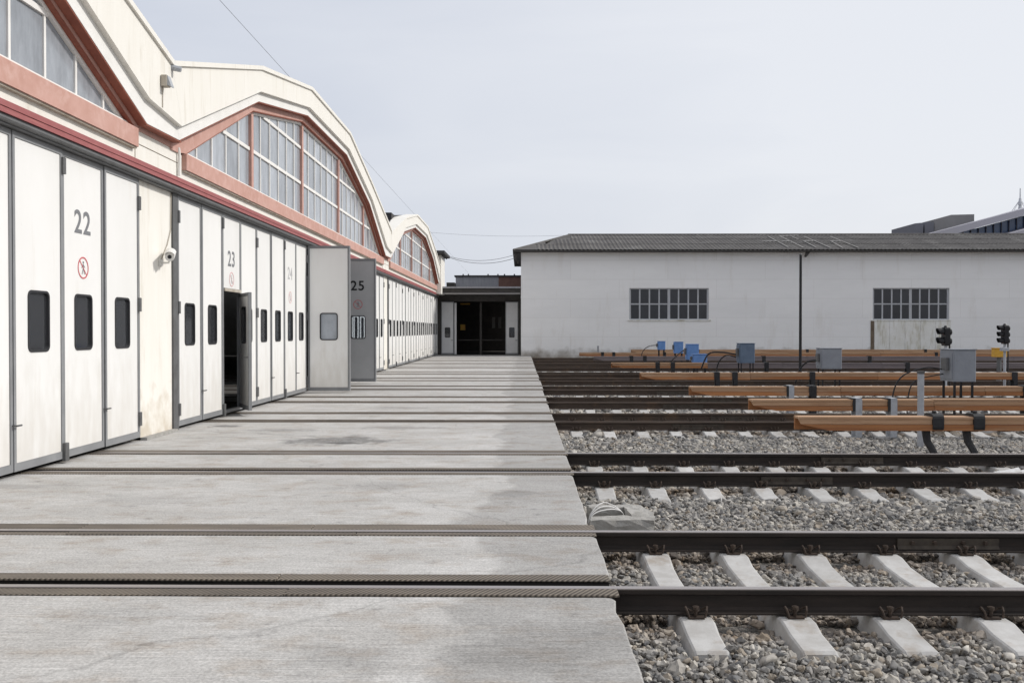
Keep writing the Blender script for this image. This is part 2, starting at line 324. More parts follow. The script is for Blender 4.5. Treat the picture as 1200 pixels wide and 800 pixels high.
# splashed dirt along the foot of the wall
t = n.new('ShaderNodeTexNoise'); t.inputs['Scale'].default_value = 1.6; t.inputs['Detail'].default_value = 6; l.new(g.outputs['Position'], t.inputs['Vector'])
ma = n.new('ShaderNodeMath'); ma.operation = 'MULTIPLY_ADD'; l.new(t.outputs['Fac'], ma.inputs[0]); ma.inputs[1].default_value = -1.2; l.new(sp.outputs['Z'], ma.inputs[2])
mr = n.new('ShaderNodeMapRange'); mr.inputs[1].default_value = -0.75; mr.inputs[2].default_value = -0.1; mr.inputs[3].default_value = 1; mr.inputs[4].default_value = 0
l.new(ma.outputs[0], mr.inputs[0])
mx2 = n.new('ShaderNodeMix'); mx2.data_type = 'RGBA'; l.new(mr.outputs[0], mx2.inputs[0]); l.new(mx.outputs[2], mx2.inputs[6]); mx2.inputs[7].default_value = (0.28, 0.25, 0.21, 1)
l.new(mx2.outputs[2], b.inputs['Base Color'])
mat('patch_plaster', (0.77, 0.765, 0.74), (0.69, 0.68, 0.63), scale=1.6, rough=0.85, c3=(0.43, 0.40, 0.30), s3=2.2, t3=(0.48, 0.72), stretch3=(1.8, 1, 0.35))
mat('rust_stain_wall', (0.12, 0.09, 0.065), (0.18, 0.14, 0.10), scale=5, rough=0.8)
mat('window_frame', (0.46, 0.47, 0.49), (0.40, 0.41, 0.43), scale=5, rough=0.6)
mat('roof_sheet', (0.125, 0.118, 0.112), (0.085, 0.08, 0.077), scale=1.2, rough=0.9, rand=0.08, c3=(0.20, 0.195, 0.185), s3=0.8, t3=(0.55, 0.75))
mat('chalk_paint', (0.25, 0.245, 0.24), (0.19, 0.185, 0.18), scale=5, rough=0.9)
mat('wood_cover', (0.41, 0.185, 0.075), (0.28, 0.115, 0.05), scale=2.0, stretch=(0.35, 9, 9), rough=0.7, spec=0.25, rand=0.14,
    c3=(0.34, 0.24, 0.16), s3=1.2, t3=(0.5, 0.75), stretch3=(0.4, 4, 4), bump=0.25, bscale=8, bstretch=(0.4, 12, 12))
mat('wood_weathered', (0.47, 0.31, 0.20), (0.37, 0.22, 0.125), scale=2.5, stretch=(0.3, 9, 9), rough=0.8, rand=0.12,
    c3=(0.28, 0.15, 0.08), s3=1.5, t3=(0.5, 0.75), stretch3=(0.5, 4, 4), bump=0.3, bscale=8, bstretch=(0.4, 12, 12))
mat('cover_purple', (0.20, 0.17, 0.175), (0.15, 0.125, 0.125), scale=2, stretch=(0.4, 6, 6), rough=0.7, rand=0.12)
mat('black_rubber', (0.018, 0.018, 0.02), (0.03, 0.03, 0.032), scale=12, rough=0.55)
mat('galvanised', (0.40, 0.42, 0.45), (0.33, 0.345, 0.37), scale=14, rough=0.55, spec=0.4, metal=0.1)
mat('cabinet_grey', (0.25, 0.27, 0.30), (0.215, 0.23, 0.26), scale=4, rough=0.5, c3=(0.20, 0.17, 0.14), s3=6, t3=(0.64, 0.75))
mat('cabinet_steel_blue', (0.12, 0.165, 0.23), (0.095, 0.13, 0.19), scale=5, rough=0.5)
mat('cabinet_blue', (0.14, 0.27, 0.55), (0.11, 0.22, 0.46), scale=6, rough=0.5, rand=0.1)
mat('yellow_paint', (0.62, 0.36, 0.05), (0.52, 0.28, 0.04), scale=8, rough=0.5)
mat('signal_black', (0.014, 0.014, 0.016), rough=0.5)
mat('signal_lens', (0.10, 0.02, 0.02), rough=0.15, spec=0.6)
mat('camera_plastic', (0.74, 0.73, 0.70), rough=0.4)
mat('white_cable', (0.66, 0.65, 0.64), rough=0.5)
mat('plastic_scrap', (0.70, 0.70, 0.70), (0.55, 0.54, 0.52), scale=14, rough=0.5)
mat('far_grey', (0.29, 0.28, 0.275), (0.25, 0.24, 0.235), scale=0.3, rough=0.8)
mat('far_grey_dark', (0.17, 0.17, 0.19), rough=0.8)
mat('far_roof', (0.42, 0.41, 0.45), rough=0.6)
mat('far_glass', (0.09, 0.15, 0.28), rough=0.2, spec=0.6)
mat('mast_white', (0.62, 0.63, 0.66), rough=0.6)
mat('brick_brown', (0.20, 0.115, 0.09), (0.16, 0.09, 0.075), scale=3, rough=0.9)
mat('shed_grey', (0.32, 0.32, 0.34), (0.26, 0.26, 0.275), scale=2, stretch=(3, 1, .4), rough=0.8)
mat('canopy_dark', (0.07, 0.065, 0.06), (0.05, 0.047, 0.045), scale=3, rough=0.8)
mat('wire', (0.16, 0.16, 0.17), rough=0.6)
mat('dirt', (0.13, 0.11, 0.09), (0.2, 0.18, 0.15), scale=9, rough=0.95)
mat('damp', (0.235, 0.225, 0.205), (0.30, 0.29, 0.27), scale=9, rough=0.75)
mat('rock', (0.36, 0.32, 0.27), (0.26, 0.235, 0.20), scale=14, rough=0.9, bump=0.6, bscale=60, bdist=0.008)


def dusty_glass(name, base, rough=0.14, rand=0.14):
    mat(name, base, tuple(c * 0.68 for c in base), scale=2.6, rough=rough, spec=0.5, rand=rand, stretch=(1, 1.6, 0.5))


dusty_glass('hall_glass', (0.38, 0.41, 0.45), rand=0.2)
dusty_glass('dark_pane', (0.022, 0.024, 0.03), rough=0.12, rand=0.35)


def clear_glass(name, tint):
    m = bpy.data.materials.new(name); m.use_nodes = True
    n = m.node_tree.nodes; l = m.node_tree.links
    n.remove(n['Principled BSDF'])
    tr = n.new('ShaderNodeBsdfTransparent'); tr.inputs[0].default_value = (*tint, 1)
    gl = n.new('ShaderNodeBsdfGlossy'); gl.inputs['Roughness'].default_value = 0.06
    fr = n.new('ShaderNodeFresnel'); fr.inputs[0].default_value = 1.5
    mx = n.new('ShaderNodeMixShader')
    l.new(fr.outputs[0], mx.inputs[0]); l.new(tr.outputs[0], mx.inputs[1]); l.new(gl.outputs[0], mx.inputs[2])
    df = n.new('ShaderNodeBsdfDiffuse'); df.inputs[0].default_value = (0.30, 0.31, 0.34, 1)
    m2 = n.new('ShaderNodeMixShader'); m2.inputs[0].default_value = 0.05
    l.new(mx.outputs[0], m2.inputs[1]); l.new(df.outputs[0], m2.inputs[2])
    l.new(m2.outputs[0], n['Material Output'].inputs[0])
    M[name] = m


clear_glass('gate_glass', (0.86, 0.88, 0.90))

# ------------------------------------------------------------------ mesh helpers
ORG = {}


class MB:
    def __init__(s):
        s.v = []; s.f = []

    def add(s, vs, fs):
        o = len(s.v)
        s.v += [tuple(p) for p in vs]
        s.f += [tuple(i + o for i in f) for f in fs]
        return s

    def box(s, x0, x1, y0, y1, z0, z1):
        return s.add([(x0, y0, z0), (x1, y0, z0), (x1, y1, z0), (x0, y1, z0), (x0, y0, z1), (x1, y0, z1), (x1, y1, z1), (x0, y1, z1)],
                     [(0, 3, 2, 1), (4, 5, 6, 7), (0, 1, 5, 4), (1, 2, 6, 5), (2, 3, 7, 6), (3, 0, 4, 7)])

    def bbox(s, x0, x1, y0, y1, z0, z1, c):
        """box with its vertical and top edges chamfered by c"""
        lo = [(x0 + c, y0), (x1 - c, y0), (x1, y0 + c), (x1, y1 - c), (x1 - c, y1), (x0 + c, y1), (x0, y1 - c), (x0, y0 + c)]
        cx, cy = (x0 + x1) / 2, (y0 + y1) / 2
        top = [(min(max(x, x0 + c), x1 - c), min(max(y, y0 + c), y1 - c)) for x, y in lo]
        vs = [(x, y, z0) for x, y in lo] + [(x, y, z1 - c) for x, y in lo] + [(x, y, z1) for x, y in top]
        fs = [tuple(range(7, -1, -1))]
        for k in range(8):
            j = (k + 1) % 8
            fs.append((k, j, 8 + j, 8 + k))
            fs.append((8 + k, 8 + j, 16 + j, 16 + k))
        fs.append(tuple(range(16, 24)))
        return s.add(vs, fs)

    def prism(s, outer, holes, fn, a, b):
        """polygon with holes in (p,q), extruded along r from a to b, fn(p,q,r)->xyz"""
        loops = [outer] + list(holes)
        tri = tessellate_polygon([[Vector((p, q, 0)) for p, q in lp] for lp in loops])
        flat = [pt for lp in loops for pt in lp]
        n = len(flat)
        vs = [fn(p, q, a) for p, q in flat] + [fn(p, q, b) for p, q in flat]
        fs = [tuple(t) for t in tri] + [tuple(i + n for i in reversed(t)) for t in tri]
        o = 0
        for lp in loops:
            k = len(lp)
            for i in range(k):
                j = (i + 1) % k
                fs.append((o + i, o + j, n + o + j, n + o + i))
            o += k
        return s.add(vs, fs)

    def tube(s, pts, r, n=6, cap=True):
        pts = [Vector(p) for p in pts]
        o = len(s.v)
        rs = r if isinstance(r, (list, tuple)) else [r] * len(pts)
        ref = None
        for i, p in enumerate(pts):
            d = (pts[min(i + 1, len(pts) - 1)] - pts[max(i - 1, 0)]).normalized()
            if ref is None or abs(ref.dot(d)) > 0.95:
                ref = Vector((0, 0, 1)) if abs(d.z) < 0.9 else Vector((1, 0, 0))
            u = d.cross(ref).normalized(); w = d.cross(u).normalized()
            ref = -w if False else ref
            for k in range(n):
                a = 2 * math.pi * k / n
                s.v.append(tuple(p + (u * math.cos(a) + w * math.sin(a)) * rs[i]))
        for i in range(len(pts) - 1):
            for k in range(n):
                j = (k + 1) % n
                s.f.append((o + i * n + k, o + i * n + j, o + (i + 1) * n + j, o + (i + 1) * n + k))
        if cap:
            s.f.append(tuple(o + k for k in reversed(range(n))))
            s.f.append(tuple(o + (len(pts) - 1) * n + k for k in range(n)))
        return s

    def mesh(s, name, mat_, origin=(0, 0, 0), smooth=False):
        me = bpy.data.meshes.new(name)
        o = Vector(origin)
        me.from_pydata([tuple(Vector(p) - o) for p in s.v], [], s.f)
        if mat_:
            me.materials.append(M[mat_])
        import bmesh
        bm = bmesh.new(); bm.from_mesh(me); bmesh.ops.recalc_face_normals(bm, faces=bm.faces); bm.to_mesh(me); bm.free()
        if smooth:
            me.polygons.foreach_set('use_smooth', [True] * len(me.polygons))
        me.update()
        return me

    def build(s, name, mat_, parent=None, origin=None, smooth=False):
        if origin is None:
            origin = ORG[parent] if parent is not None else Vector((0, 0, 0))
        return place(name, s.mesh(name, mat_, origin, smooth), parent, origin)


def place(name, me, parent=None, origin=(0, 0, 0), rotz=0.0):
    o = bpy.data.objects.new(name, me)
    col.objects.link(o)
    origin = Vector(origin)
    ORG[o] = origin.copy()
    if parent is not None:
        o.parent = parent
        o.location = origin - ORG[parent]
    else:
        o.location = origin
    o.rotation_euler = (0, 0, rotz)
    return o


def child(name, me, parent, loc=(0, 0, 0), rot=(0, 0, 0)):
    """part placed in its parent's own frame"""
    o = bpy.data.objects.new(name, me)
    col.objects.link(o)
    o.parent = parent
    o.location = loc
    o.rotation_euler = rot
    return o


def tag(o, label, cat, group=None):
    o['label'] = label; o['category'] = cat
    if group:
        o['group'] = group
    return o


def thing(name, label, cat, loc=(0, 0, 0), group=None, rotz=0.0):
    o = place(name, None, None, loc, rotz)
    o.empty_display_size = 0.2
    return tag(o, label, cat, group)


def structure(o):
    o['kind'] = 'structure'
    return o


YZ = lambda p, q, r: (r, p, q)       # profile in (Y,Z), extruded along X
XZ = lambda p, q, r: (p, r, q)       # profile in (X,Z), extruded along Y
XY = lambda p, q, r: (p, q, r)


def rrect(x0, x1, y0, y1, r, n=4):
    pts = []
    for cx, cy, a0 in ((x1 - r, y1 - r, 0), (x0 + r, y1 - r, 90), (x0 + r, y0 + r, 180), (x1 - r, y0 + r, 270)):
        for k in range(n + 1):
            a = R(a0 + 90 * k / n)
            pts.append((cx + r * math.cos(a), cy + r * math.sin(a)))
    return pts


def rect(x0, x1, y0, y1):
    return [(x0, y0), (x1, y0), (x1, y1), (x0, y1)]


def arc(p0, p1, h, n=8):
    """cable drooping (h<0) or arching (h>0) between two points"""
    p0, p1 = Vector(p0), Vector(p1)
    return [tuple(p0.lerp(p1, k / n) + Vector((0, 0, h * 4 * (k / n) * (1 - k / n)))) for k in range(n + 1)]


# ------------------------------------------------------------------ layout
XF = -5.61                      # plane of the gate leaves
PITCH = 4.36
GB = [14.62 + PITCH * k for k in range(6)]        # gates under the middle arch
GC = [37.72 + PITCH * k for k in range(6)]        # gates under the far arch
GA = [13.12 - PITCH * k for k in range(6)][::-1]
TRACKS = [6.44, 11.06, 16.80, 21.10, 25.46, 29.85, 34.24, 39.9, 44.26, 48.62, 52.98]
SLX = [(1.05, 0.61), (0.92, 0.585)] + [(0.95, 0.58)] * 12     # first sleeper and spacing on each track
RX1 = 0.57                      # edge of the concrete apron
GAUGE = 0.795

# ------------------------------------------------------------------ ground
ground = structure(MB().add([(-1500, -600, -0.28), (1500, -600, -0.28), (1500, 2500, -0.28), (-1500, 2500, -0.28)], [(0, 1, 2, 3)]).build('ground', 'ballast_bed'))

# apron: a bed, slabs on it, tread strips beside the rails
apron = structure(MB().box(-5.75, 0.55, -6, 60.0, -0.34, -0.23).build('concrete_apron', 'apron_bed'))
NEAR_GAP = 0.15
slab_edges = []


def slab(x0, x1, y0, y1, z0, z1):
    rc = 0.045
    lp = [(x0, y0), (x1 - rc * 2, y0 + random.uniform(0, .006)), (x1 - rc, y0 + .004)]
    lp += [(x1 - rc * 0.3, y0 + rc * 0.35)]
    ne = max(2, int((y1 - y0) / 0.22))
    for k in range(ne + 1):
        lp.append((x1 + random.uniform(-0.005, 0.004) - (0.02 if random.random() < 0.06 else 0), y0 + rc + (y1 - y0 - 2 * rc) * k / ne))
    lp += [(x1 - rc * 0.3, y1 - rc * 0.35), (x1 - rc, y1 - .004)]
    nl = 26
    for k in range(nl):
        lp.append((x1 - rc * 2 - (x1 - rc * 2 - x0) * k / nl, y1 - random.uniform(0, .005)))
    lp.append((x0, y1))
    cx, cy = (x0 + x1) / 2, (y0 + y1) / 2
    c = 0.012
    m_ = MB(); n_ = len(lp)
    inn = [(x - math.copysign(c, x - cx) if abs(x - cx) > abs(x1 - x0) * .45 else x, y - math.copysign(min(c, abs(y - cy)), y - cy) if abs(y - cy) > (y1 - y0) / 2 - 0.05 else y) for x, y in lp]
    m_.v = [(x, y, z0) for x, y in lp] + [(x, y, z1 - c) for x, y in lp] + [(x, y, z1) for x, y in inn]
    for k in range(n_):
        j = (k + 1) % n_
        m_.f.append((k, j, n_ + j, n_ + k)); m_.f.append((n_ + k, n_ + j, 2 * n_ + j, 2 * n_ + k))
    tri = tessellate_polygon([[Vector((x, y, 0)) for x, y in inn]])
    m_.f += [tuple(2 * n_ + i for i in t) for t in tri]
    return m_


prev = -6.0
for i, yc in enumerate(TRACKS):
    yn, yf = yc - GAUGE, yc + GAUGE
    slab_edges.append((prev, yn - 0.185))
    slab_edges.append((yn + 0.295, yf - 0.165))
    prev = yf + 0.245
slab_edges.append((prev, 60.0))
for (a, b_) in slab_edges:
    x1 = RX1 + random.uniform(-0.018, 0.012)
    dz = random.uniform(-0.004, 0.002)
    slab(-5.72, x1, a, b_, -0.229, -0.004 + dz).build('slab', 'apron_concrete', apron)
for i, yc in enumerate(TRACKS):
    yn, yf = yc - GAUGE, yc + GAUGE
    strips = [(yn - 0.178, yn - 0.042), (yn + NEAR_GAP, yn + 0.288), (yf - 0.158, yf - 0.068), (yf + 0.042, yf + 0.238)]
    nseg = 3 if i < 4 else 1
    for a, b_ in strips:
        cuts = [-5.70] + [-5.70 + 6.25 * (k + random.uniform(-0.15, 0.15)) / nseg for k in range(1, nseg)] + [RX1 + random.uniform(0.0, 0.03)]
        for k in range(nseg):
            dz = random.uniform(-0.006, 0.003)
            dy = random.uniform(-0.004, 0.004)
            MB().bbox(cuts[k], cuts[k + 1] - 0.006, a + dy, b_ + dy, -0.010, 0.002 + dz, 0.004).build('tread_strip', 'tread_rubber', apron)
        MB().box(-5.69, RX1 - 0.01, a + 0.014, b_ - 0.014, -0.2285, -0.019).build('dark_slot_filler', 'apron_bed', apron)  # added filler under the strip; its near-black colour stands for the slot's shade

# ------------------------------------------------------------------ ballast stones
def ballast():
    zones = [  # y0, y1, x1, spacing, layers z
        (3.2, 9.0, 9.0, 0.037, ((-0.258, 0.020), (-0.236, 0.022))),
        (9.0, 15.6, 11.5, 0.052, ((-0.252, 0.022), (-0.230, 0.022))),
        (15.6, 31.5, 19.0, 0.095, ((-0.245, 0.02), (-0.228, 0.022))),
    ]
    P, S, I = [], [], []
    for (y0, y1, x1, sp, layers) in zones:
        for zc, zr in layers:
            xs = np.arange(RX1 - 0.02, x1, sp); ys = np.arange(y0, y1, sp)
            gx, gy = np.meshgrid(xs, ys)
            px = gx.ravel() + rng.uniform(-.5, .5, gx.size) * sp
            py = gy.ravel() + rng.uniform(-.5, .5, gx.size) * sp
            keep = (px > RX1 + 0.0) | (rng.random(gx.size) < 0.2)
            r = sp * rng.choice([0.38, 0.46, 0.54, 0.66, 0.9, 1.2], gx.size, p=[.26, .30, .26, .13, .045, .005])
            prof = np.zeros(gx.size)
            for (x_s, sp_s), yc in zip(SLX, TRACKS):
                # keep the rails clear
                for s_ in (-1, 1):
                    keep &= np.abs(py - (yc + s_ * GAUGE)) > 0.095
                # keep the sleeper tops clear
                k = np.round((px - x_s) / sp_s)
                dx = np.abs(px - (x_s + sp_s * k))
                keep &= ~((dx < 0.125) & (np.abs(py - yc) < 1.38) & (k >= 0))
                prof += np.exp(-((py - yc) / 1.0) ** 2) * (-0.018)
            lump = 0.020 * np.sin(px * 2.1 + py * 1.3) * np.sin(py * 2.7 - px * .9) + 0.014 * np.sin(px * 5.3 + 1.0) * np.sin(py * 4.1)
            pz = zc + prof + lump + rng.uniform(-zr, zr, gx.size)
            P.append(np.stack([px, py, pz], 1)[keep])
            sc = np.stack([r * rng.uniform(.8, 1.35, gx.size), r * rng.uniform(.8, 1.2, gx.size), r * rng.uniform(.55, .9, gx.size)], 1)
            S.append(sc[keep]); I.append(rng.integers(0, 6, gx.size)[keep])
    P = np.concatenate(P); S = np.concatenate(S); I = np.concatenate(I)
    n_ = len(P)
    me = bpy.data.meshes.new('ballast_stones')
    me.vertices.add(n_)
    me.vertices.foreach_set('co', P.astype(np.float32).ravel())
    a = me.attributes.new('sc', 'FLOAT_VECTOR', 'POINT'); a.data.foreach_set('vector', S.astype(np.float32).ravel())
    rot = rng.uniform(-1, 1, (n_, 3)) * np.array([0.7, 0.7, 3.14])
    a = me.attributes.new('rt', 'FLOAT_VECTOR', 'POINT'); a.data.foreach_set('vector', rot.astype(np.float32).ravel())
    a = me.attributes.new('ix', 'INT', 'POINT'); a.data.foreach_set('value', I.astype(np.int32))
    me.materials.append(M['stone'])
    ob = bpy.data.objects.new('ballast_stones', me); col.objects.link(ob)
    ob['kind'] = 'stuff'
    tag(ob, 'loose grey and beige ballast stones between the sleepers', 'gravel')
    gt = bpy.data.node_groups.new('scatter_stones', 'GeometryNodeTree')
    gt.interface.new_socket('Geometry', in_out='INPUT', socket_type='NodeSocketGeometry')
    gt.interface.new_socket('Geometry', in_out='OUTPUT', socket_type='NodeSocketGeometry')
    N = gt.nodes; L = gt.links
    gi = N.new('NodeGroupInput'); go = N.new('NodeGroupOutput')
    g2i = N.new('GeometryNodeGeometryToInstance')
    for k in range(6):
        ico = N.new('GeometryNodeMeshIcoSphere'); ico.inputs['Radius'].default_value = 1.0; ico.inputs['Subdivisions'].default_value = 2
        pos = N.new('GeometryNodeInputPosition')
        addv = N.new('ShaderNodeVectorMath'); addv.operation = 'ADD'; L.new(pos.outputs[0], addv.inputs[0]); addv.inputs[1].default_value = (k * 13.7, k * 5.1, k * 3.3)
        nz_ = N.new('ShaderNodeTexNoise'); nz_.inputs['Scale'].default_value = 0.95; nz_.inputs['Detail'].default_value = 1.0
        L.new(addv.outputs[0], nz_.inputs['Vector'])
        sub = N.new('ShaderNodeVectorMath'); sub.operation = 'SUBTRACT'; L.new(nz_.outputs['Color'], sub.inputs[0]); sub.inputs[1].default_value = (0.5, 0.5, 0.5)
        scl = N.new('ShaderNodeVectorMath'); scl.operation = 'SCALE'; L.new(sub.outputs[0], scl.inputs[0]); scl.inputs['Scale'].default_value = 1.9
        sp_ = N.new('GeometryNodeSetPosition'); L.new(ico.outputs['Mesh'], sp_.inputs['Geometry']); L.new(scl.outputs[0], sp_.inputs['Offset'])
        sm = N.new('GeometryNodeSetMaterial'); L.new(sp_.outputs[0], sm.inputs['Geometry']); sm.inputs['Material'].default_value = M['stone']
        if k % 3 == 0:
            ss = N.new('GeometryNodeSetShadeSmooth'); L.new(sm.outputs[0], ss.inputs['Geometry']); last = ss.outputs[0]
        else:
            ss = N.new('GeometryNodeSetShadeSmooth'); ss.inputs['Shade Smooth'].default_value = False; L.new(sm.outputs[0], ss.inputs['Geometry']); last = ss.outputs[0]
        L.new(last, g2i.inputs[0])
    iop = N.new('GeometryNodeInstanceOnPoints')
    iop.inputs['Pick Instance'].default_value = True
    L.new(gi.outputs[0], iop.inputs['Points']); L.new(g2i.outputs[0], iop.inputs['Instance'])

    def attr(nm, typ):
        q = N.new('GeometryNodeInputNamedAttribute'); q.data_type = typ; q.inputs['Name'].default_value = nm
        return q.outputs[0]
    L.new(attr('ix', 'INT'), iop.inputs['Instance Index'])
    e2r = N.new('FunctionNodeEulerToRotation'); L.new(attr('rt', 'FLOAT_VECTOR'), e2r.inputs[0])
    L.new(e2r.outputs[0], iop.inputs['Rotation'])
    L.new(attr('sc', 'FLOAT_VECTOR'), iop.inputs['Scale'])
    L.new(iop.outputs[0], go.inputs[0])
    md = ob.modifiers.new('scatter', 'NODES'); md.node_group = gt


ballast()

# ------------------------------------------------------------------ depot hall
hall = thing('depot_building', 'long cream depot hall with three glazed arches and pink trim above the folding gates', 'building', (-8, 25, 0))

# arch outlines in (Y,Z), relative to the middle arch
RING_IN = [(14.66, 4.47), (18.35, 6.06), (22.52, 6.80), (27.45, 6.80), (31.57, 5.97), (35.17, 4.47)]
BAND_BOT = [(14.0, 4.55), (18.25, 6.22), (22.45, 6.93), (27.45, 6.93), (31.6, 6.02), (35.25, 4.53), (36.55, 4.55)]
PAR_BOT = [(13.9, 4.74), (18.15, 6.39), (22.35, 7.10), (27.45, 7.10), (31.7, 6.18), (35.15, 4.86), (36.45, 4.74)]
PAR_TOP = [(13.52, 5.56), (18.15, 6.83), (22.45, 7.56), (27.45, 7.54), (31.7, 6.62), (36.25, 5.42)]
SH = {'A': -22.45, 'B': 0.0, 'C': 22.6}


def shift(pl, k):
    f_ = 0.92 if k == 'C' else 1.0
    return [(y + SH[k], 4.5 + (z - 4.5) * f_ if z > 4.5 else z) for y, z in pl]


def interp(pl, y):
    for (y0, z0), (y1, z1) in zip(pl, pl[1:]):
        if y0 <= y <= y1:
            return z0 + (z1 - z0) * (y - y0) / (y1 - y0)
    return pl[0][1] if y < pl[0][0] else pl[-1][1]


for k in 'ABC':
    pt, pb, bb, ri = shift(PAR_TOP, k), shift(PAR_BOT, k), shift(BAND_BOT, k), shift(RING_IN, k)
    pb[-1] = ({'A': 13.9, 'B': 36.5, 'C': 59.05}[k] - 0.003, pb[-1][1])
    pt = [(pb[0][0] - 0.38, pt[0][1])] + pt[1:-1] + [(pb[-1][0] - 0.38, pt[0][1])]
    MB().prism(pb + pt[::-1], [], YZ, -5.23, -5.74).build('parapet', 'cream_paint', hall)
    # white band under the parapet
    up = [(y, z + 0.06) for y, z in pb]
    b2 = list(bb); b2[-1] = (pb[-1][0] + 0.097, b2[-1][1]); b2[0] = (pb[0][0] + 0.1, b2[0][1])
    MB().prism(b2 + up[::-1], [], YZ, -5.31, -5.73).build('arch_band', 'white_paint', hall)
    # pink ring
    up = [(y, z + 0.05) for y, z in bb[:-1]]
    inner = [(bb[0][0] + 0.05, 4.42)] + [(bb[0][0] + 0.3, 4.42)] + ri + [(bb[5][0] - 0.02, 4.42), (bb[5][0] + 0.05, 4.42)]
    MB().prism(inner + up[::-1], [], YZ, -5.45, -5.72).build('arch_ring', 'pink_paint', hall)
    # red-brown painted soffits under the band and inside the ring
    so = MB()
    for (ya, za), (yb, zb_) in zip(bb, bb[1:]):
        so.prism([(ya, za - 0.001), (yb, zb_ - 0.001), (yb, zb_ - 0.022), (ya, za - 0.022)], [], YZ, -5.318, -5.448)
    so.build('band_soffit', 'soffit_paint', hall)
    so = MB()
    for (ya, za), (yb, zb_) in zip(ri, ri[1:]):
        so.prism([(ya, za - 0.001), (yb, zb_ - 0.001), (yb, zb_ - 0.018), (ya, za - 0.018)], [], YZ, -5.456, -5.529)
    so.build('ring_soffit', 'soffit_paint', hall)
    # pink soffit block over the pier
    MB().prism([(bb[5][0] + 0.06, 4.45), (bb[6][0] - 0.02, 4.45), (bb[6][0] - 0.02, 4.60), (bb[5][0] + 0.06, 4.60)], [], YZ, -5.46, -5.71).build('pier_soffit', 'pink_paint', hall)
    # coping along the parapet top, sticking out a little
    cop = MB()
    for (y0, z0), (y1, z1) in zip(pt, pt[1:]):
        cop.prism([(y0 + .001, z0 - 0.005), (y1 - .001, z1 - 0.005), (y1 - .001, z1 + 0.075), (y0 + .001, z0 + 0.075)], [], YZ, -5.19, -5.76)
    cop.build('coping', 'cream_paint', hall)
    # vault roof behind the parapet
    t0 = [(y, z - 0.12) for y, z in pt]; t1 = [(y, z - 0.32) for y, z in pt]
    MB().prism(t1 + t0[::-1], [], YZ, -5.765, -36).build('roof', 'roof_tar', hall)

    # ---- arched window: posts, transoms, mullions, panes
    y0, y1 = ri[0][0], ri[-1][0]
    posts = [18.5 + SH[k], 22.75 + SH[k], 27.25 + SH[k], 31.5 + SH[k]]
    bounds = [y0] + posts + [y1]
    zb = 4.47
    frame = MB()
    prof = ri
    # white edging along the ring and the sill
    for (ya, za), (yb, zb_) in zip(prof, prof[1:]):
        frame.prism([(ya, za), (yb, zb_), (yb, zb_ - 0.07), (ya, za - 0.07)], [], YZ, -5.53, -5.63)
    frame.box(-5.63, -5.50, y0, y1, 4.445, 4.515)
    win = frame.build('arched_window', 'white_paint', hall)
    for yp in posts:
        MB().box(-5.65, -5.515, yp - 0.07, yp + 0.07, 4.44, interp(prof, yp) + 0.03).build('post', 'pink_paint', win)
    for zt in (5.30, 6.18):
        for a, b_ in zip(bounds, bounds[1:]):
            ya, yb = a, b_
            # clip to where the arch is higher than the transom
            yy = [a + (b_ - a) * q / 60 for q in range(61)]
            yy = [q for q in yy if interp(prof, q) > zt + 0.06]
            if len(yy) < 3:
                continue
            ya = yy[0] + (0.09 if yy[0] == a and a in posts else 0.0); yb = yy[-1] - (0.09 if yy[-1] == b_ and b_ in posts else 0.0)
            MB().box(-5.62, -5.545, ya, yb, zt - 0.035, zt + 0.035).build('transom', 'white_paint', win)
    for bi, (a, b_) in enumerate(zip(bounds, bounds[1:])):
        nc = 5 if bi in (0, 4) else 6
        ws = [a + (b_ - a) * q / nc for q in range(nc + 1)]
        for q in range(1, nc):
            zt = interp(prof, ws[q])
            MB().box(-5.615, -5.555, ws[q] - 0.022, ws[q] + 0.022, 4.50, zt - 0.02).build('mullion', 'white_paint', win)
        for q in range(nc):
            ya, yb = ws[q] + 0.004, ws[q + 1] - 0.004
            levels = [4.49, 5.30, 6.18, 9]
            for za, zc in zip(levels, levels[1:]):
                # cell clipped by the arch (at most one vertex inside a cell)
                ys = sorted({ya, yb, *[y for y, z in prof if ya < y < yb]})
                top = [(y, min(zc, interp(prof, y) - 0.01)) for y in ys]
                if max(z for _, z in top) < za + 0.05:
                    continue
                top = [(y, max(z, za + 0.004)) for y, z in top]
                tilt = random.uniform(-0.006, 0.006)
                pm = MB()
                poly = [(ya, za), (yb, za)] + top[::-1]
                pm.prism(poly, [], lambda p, q2, r, t=tilt, c=(ya + yb) / 2: (r + t * (p - c), p, q2), -5.578, -5.586)
                pm.build('pane', 'hall_glass', win)

# pieces that run along the whole front
Y0, Y1 = -8.9, 59.6
MB().box(-5.80, -5.50, Y0, Y1, 3.80, 3.908).build('gate_lintel', 'dark_metal', hall)
MB().tube([(-5.49, Y0, 3.85), (-5.49, Y1, 3.85)], 0.032, 8).build('gate_track', 'dark_metal', hall)
MB().box(-5.80, -5.475, Y0, Y1, 3.91, 3.972).build('trim', 'red_paint', hall)
MB().box(-5.80, -5.465, Y0, Y1, 3.974, 4.04).build('trim', 'red_paint', hall)
MB().box(-5.80, -5.495, Y0, Y1, 4.042, 4.43).build('wall', 'cream_paint', hall)
for k in 'ABC':
    ya, yb = 14.58 + SH[k], 35.45 + SH[k]
    if k == 'A':
        ya, yb = -8.8, 12.75
    MB().bbox(-5.70, -5.41, ya, yb, 4.19, 4.455, 0.008).build('sill_beam', 'pink_paint', hall)
    MB().box(-5.70, -5.435, ya + .01, yb - .01, 4.165, 4.188).build('beam_underside', 'sill_stain', hall)
